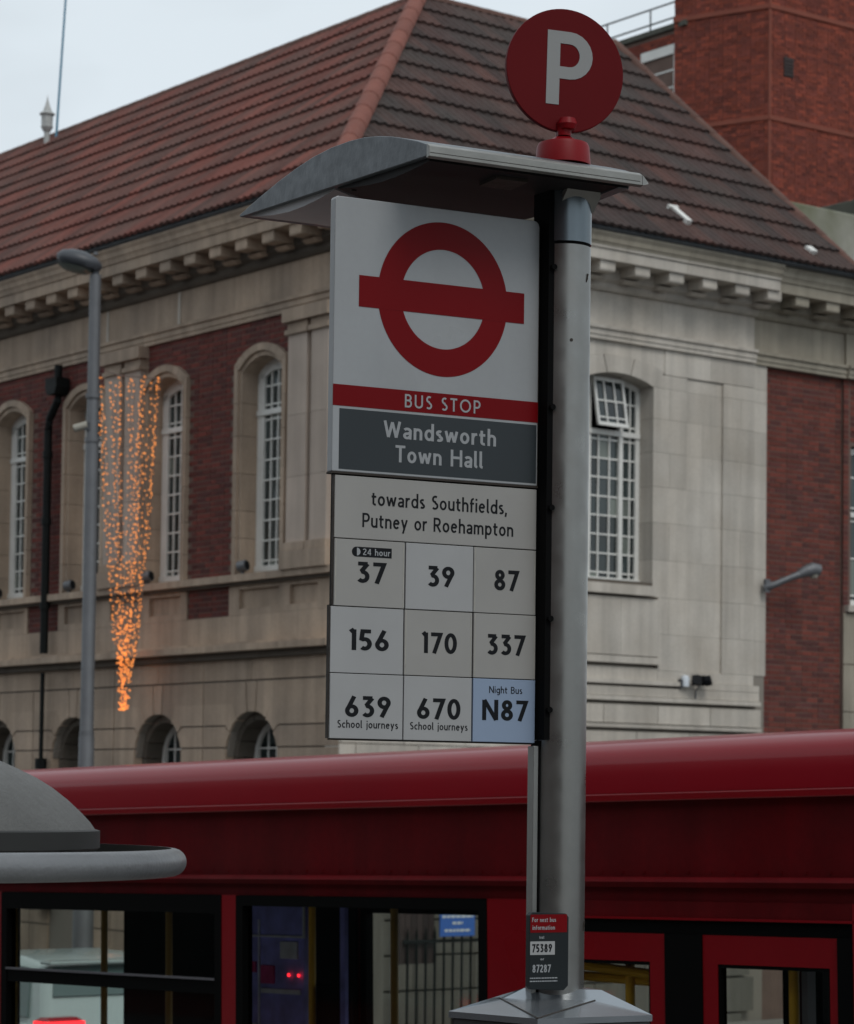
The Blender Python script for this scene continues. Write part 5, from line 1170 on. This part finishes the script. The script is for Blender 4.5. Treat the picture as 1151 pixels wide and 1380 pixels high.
for k in range(int(4.4 / .075)):
    z0 = 15.9 + k * .075; s = -.11 * (k % 2); i = 0
    while s < 8:
        ln = .215 if (i + k) % 2 else .105; x0, x1 = max(s, 0), min(s + ln, 8); s += ln + .01; i += 1
        if x1 - x0 < .03 or (x1 > .25 and x0 < 1.42 and 18.4 < z0 < 20.0): continue
        b0 = Vector((.3, -.2, 0)); a = b0 + dL * x0 + nn * .012; b_ = b0 + dL * x1 + nn * .012; a2 = b0 + dL * x0; b2 = b0 + dL * x1
        tb.add([(a.x, a.y, z0 + .005), (b_.x, b_.y, z0 + .005), (b_.x, b_.y, z0 + .07), (a.x, a.y, z0 + .07), (a2.x, a2.y, z0 + .005), (b2.x, b2.y, z0 + .005), (b2.x, b2.y, z0 + .07), (a2.x, a2.y, z0 + .07)], [(0, 1, 2, 3), (0, 1, 5, 4), (2, 3, 7, 6), (1, 2, 6, 5), (3, 0, 4, 7)])
o = tb.build('brickwork', M_['tower'], WGt, recalc=False); o['kind'] = 'stuff'
def wbox(s0, s1, z0, z1, o0, o1, mat, name, parent=None):
    b0 = Vector((.3, -.2, 0)); vs = []
    for s in (s0, s1):
        for o in (o0, o1):
            for z in (z0, z1): p = b0 + dL * s + nn * o; vs.append((p.x, p.y, z))
    return MB().add(vs, [(0, 1, 3, 2), (4, 6, 7, 5), (0, 4, 5, 1), (2, 3, 7, 6), (0, 2, 6, 4), (1, 5, 7, 3)]).build(name, M_[mat], parent or WGt)
wbox(-.1, 12, zt - .0, zt + .12, -.3, .08, 'coping', 'coping')
wbox(.25, 1.42, 19.78, 20.0, -.04, .05, 'white_paint', 'lintel')
ww_ = wbox(.30, 1.38, 18.2, 19.78, -.04, -.02, 'window_pale', 'window')
for z in (18.6, 19.0, 19.4): wbox(.30, 1.38, z, z + .04, -.02, .01, 'white_paint', 'glazing_bar', ww_)
wbox(.26, .33, 18.2, 19.78, -.03, .03, 'white_paint', 'frame', ww_); wbox(1.35, 1.42, 18.2, 19.78, -.03, .03, 'white_paint', 'frame', ww_)
RR_ = thing('roof_railing', 'thin grey safety railing on the brick wing roof', 'railing', WG0 + Vector((.3, -.2, zt + .12)))
for h in (.16, .52): MB().tube([tuple(dL * 0 + Vector((0, 0, h))), tuple(dL * 12 + Vector((0, 0, h)))], .022, 6).build('rail', M_['galv'], RR_)
for k in range(8): p_ = dL * (1.15 + 1.5 * k); MB().tube([(p_.x, p_.y, 0), (p_.x, p_.y, .53)], .022, 6).build('post', M_['galv'], RR_)
PR = front('parapet_block', 'mossy concrete parapet with dark coping beyond the roof verge', 'parapet', (11.6, 3.2, 10.2))
MB().box(-1.1, 2.2, 0, 3.5, -.6, 2.25).build('block', M_['concrete'], PR, bevel=.03); MB().box(1.3, 3.4, -.12, 3.6, 2.25, 2.55).build('coping_stone', M_['coping'], PR, bevel=.02)
LR = front('lead_flat', 'grey lead flat roof box between the tiles and the parapet', 'roof box', (9.9, 4.6, 10.2)); MB().box(-.6, .55, 0, 3, -.6, 2.45).build('box', M_['lead'], LR); MB().box(-.65, .6, -.05, 3, 2.45, 2.52).build('flashing', M_['galv'], LR)
RT_ = front('rear_roof', 'red tiled lean-to roof end beyond the verge', 'roof', (9.0, .6, 10.0)); MB().add([(0, 0, .2), (5, 0, .2), (5, 3.0, 1.3), (0, 3.0, 1.3), (0, 0, 0), (5, 0, 0), (5, 3, 0), (0, 3, 0)], [(0, 1, 2, 3), (4, 5, 6, 7), (0, 1, 5, 4), (1, 2, 6, 5), (2, 3, 7, 6), (3, 0, 4, 7)]).build('slope', M_['tile_red'], RT_)
MS = thing('flag_mast', 'thin blue grey mast rising above the left roof ridge', 'mast', (-7.06, 48, gz(-7, 48)))
MB().tube([(0, 0, 12), (.06, 0, 15.5), (.19, 0, 18.2), (.30, 0, 20.6)], [.026, .024, .02, .018], 8).tube([(0, 0, 0), (0, 0, 12)], .05, 8).build('shaft', M_['mast'], MS)
TU = thing('roof_turret', 'small pale ventilation turret peeping over the roof ridge', 'turret', (-7.16, 48, 13.5))
MB().lathe([(.055, 0), (.055, 1.35), (.05, 1.36), (.10, 1.44), (.115, 1.47), (.115, 1.49)], (0, 0), 8).build('stem', M_['vent_pale'], TU); MB().lathe([(.105, 1.49), (.11, 1.70)], (0, 0), 8).build('lantern', M_['vent_pale'], TU); MB().lathe([(.145, 1.70), (.145, 1.725), (.09, 1.76), (.05, 1.86), (.02, 1.96), (0, 2.08)], (0, 0), 8).build('cap', M_['vent_pale'], TU)
# terrace on the photographer's side of the street (added out of frame to darken what the bus side and glass reflect)
for i in range(7):
    X0 = -52 + i * 11.5; hgt = 10.2 + (i % 3) * .8
    T = thing('added_terrace_house', 'added plain brick terrace house number %s across the street from the bus, out of frame' % ['one', 'two', 'three', 'four', 'five', 'six', 'seven'][i], 'building', BUS @ Matrix.Translation((X0, -17.5, 0)))
    MB().box(0, 11.45, -9, 0, -1.5, hgt).build('wall', M_['brick_deep'], T); MB().prism_x([(-9.2, hgt), (.25, hgt), (-4.5, hgt + 2.6)], 0, 11.45).build('roof', M_['tile_dark'], T)
    MB().box(.4, 11.05, 0, .08, .4, 3.0).build('shop_window', M_['dark_glass'], T)
    for k in range(4):
        for z in (4.3, 7.2): MB().box(1.0 + k * 2.7, 2.1 + k * 2.7, 0, .05, z, z + 1.7).build('window', M_['dark_glass'], T)
bpy.context.view_layer.update()
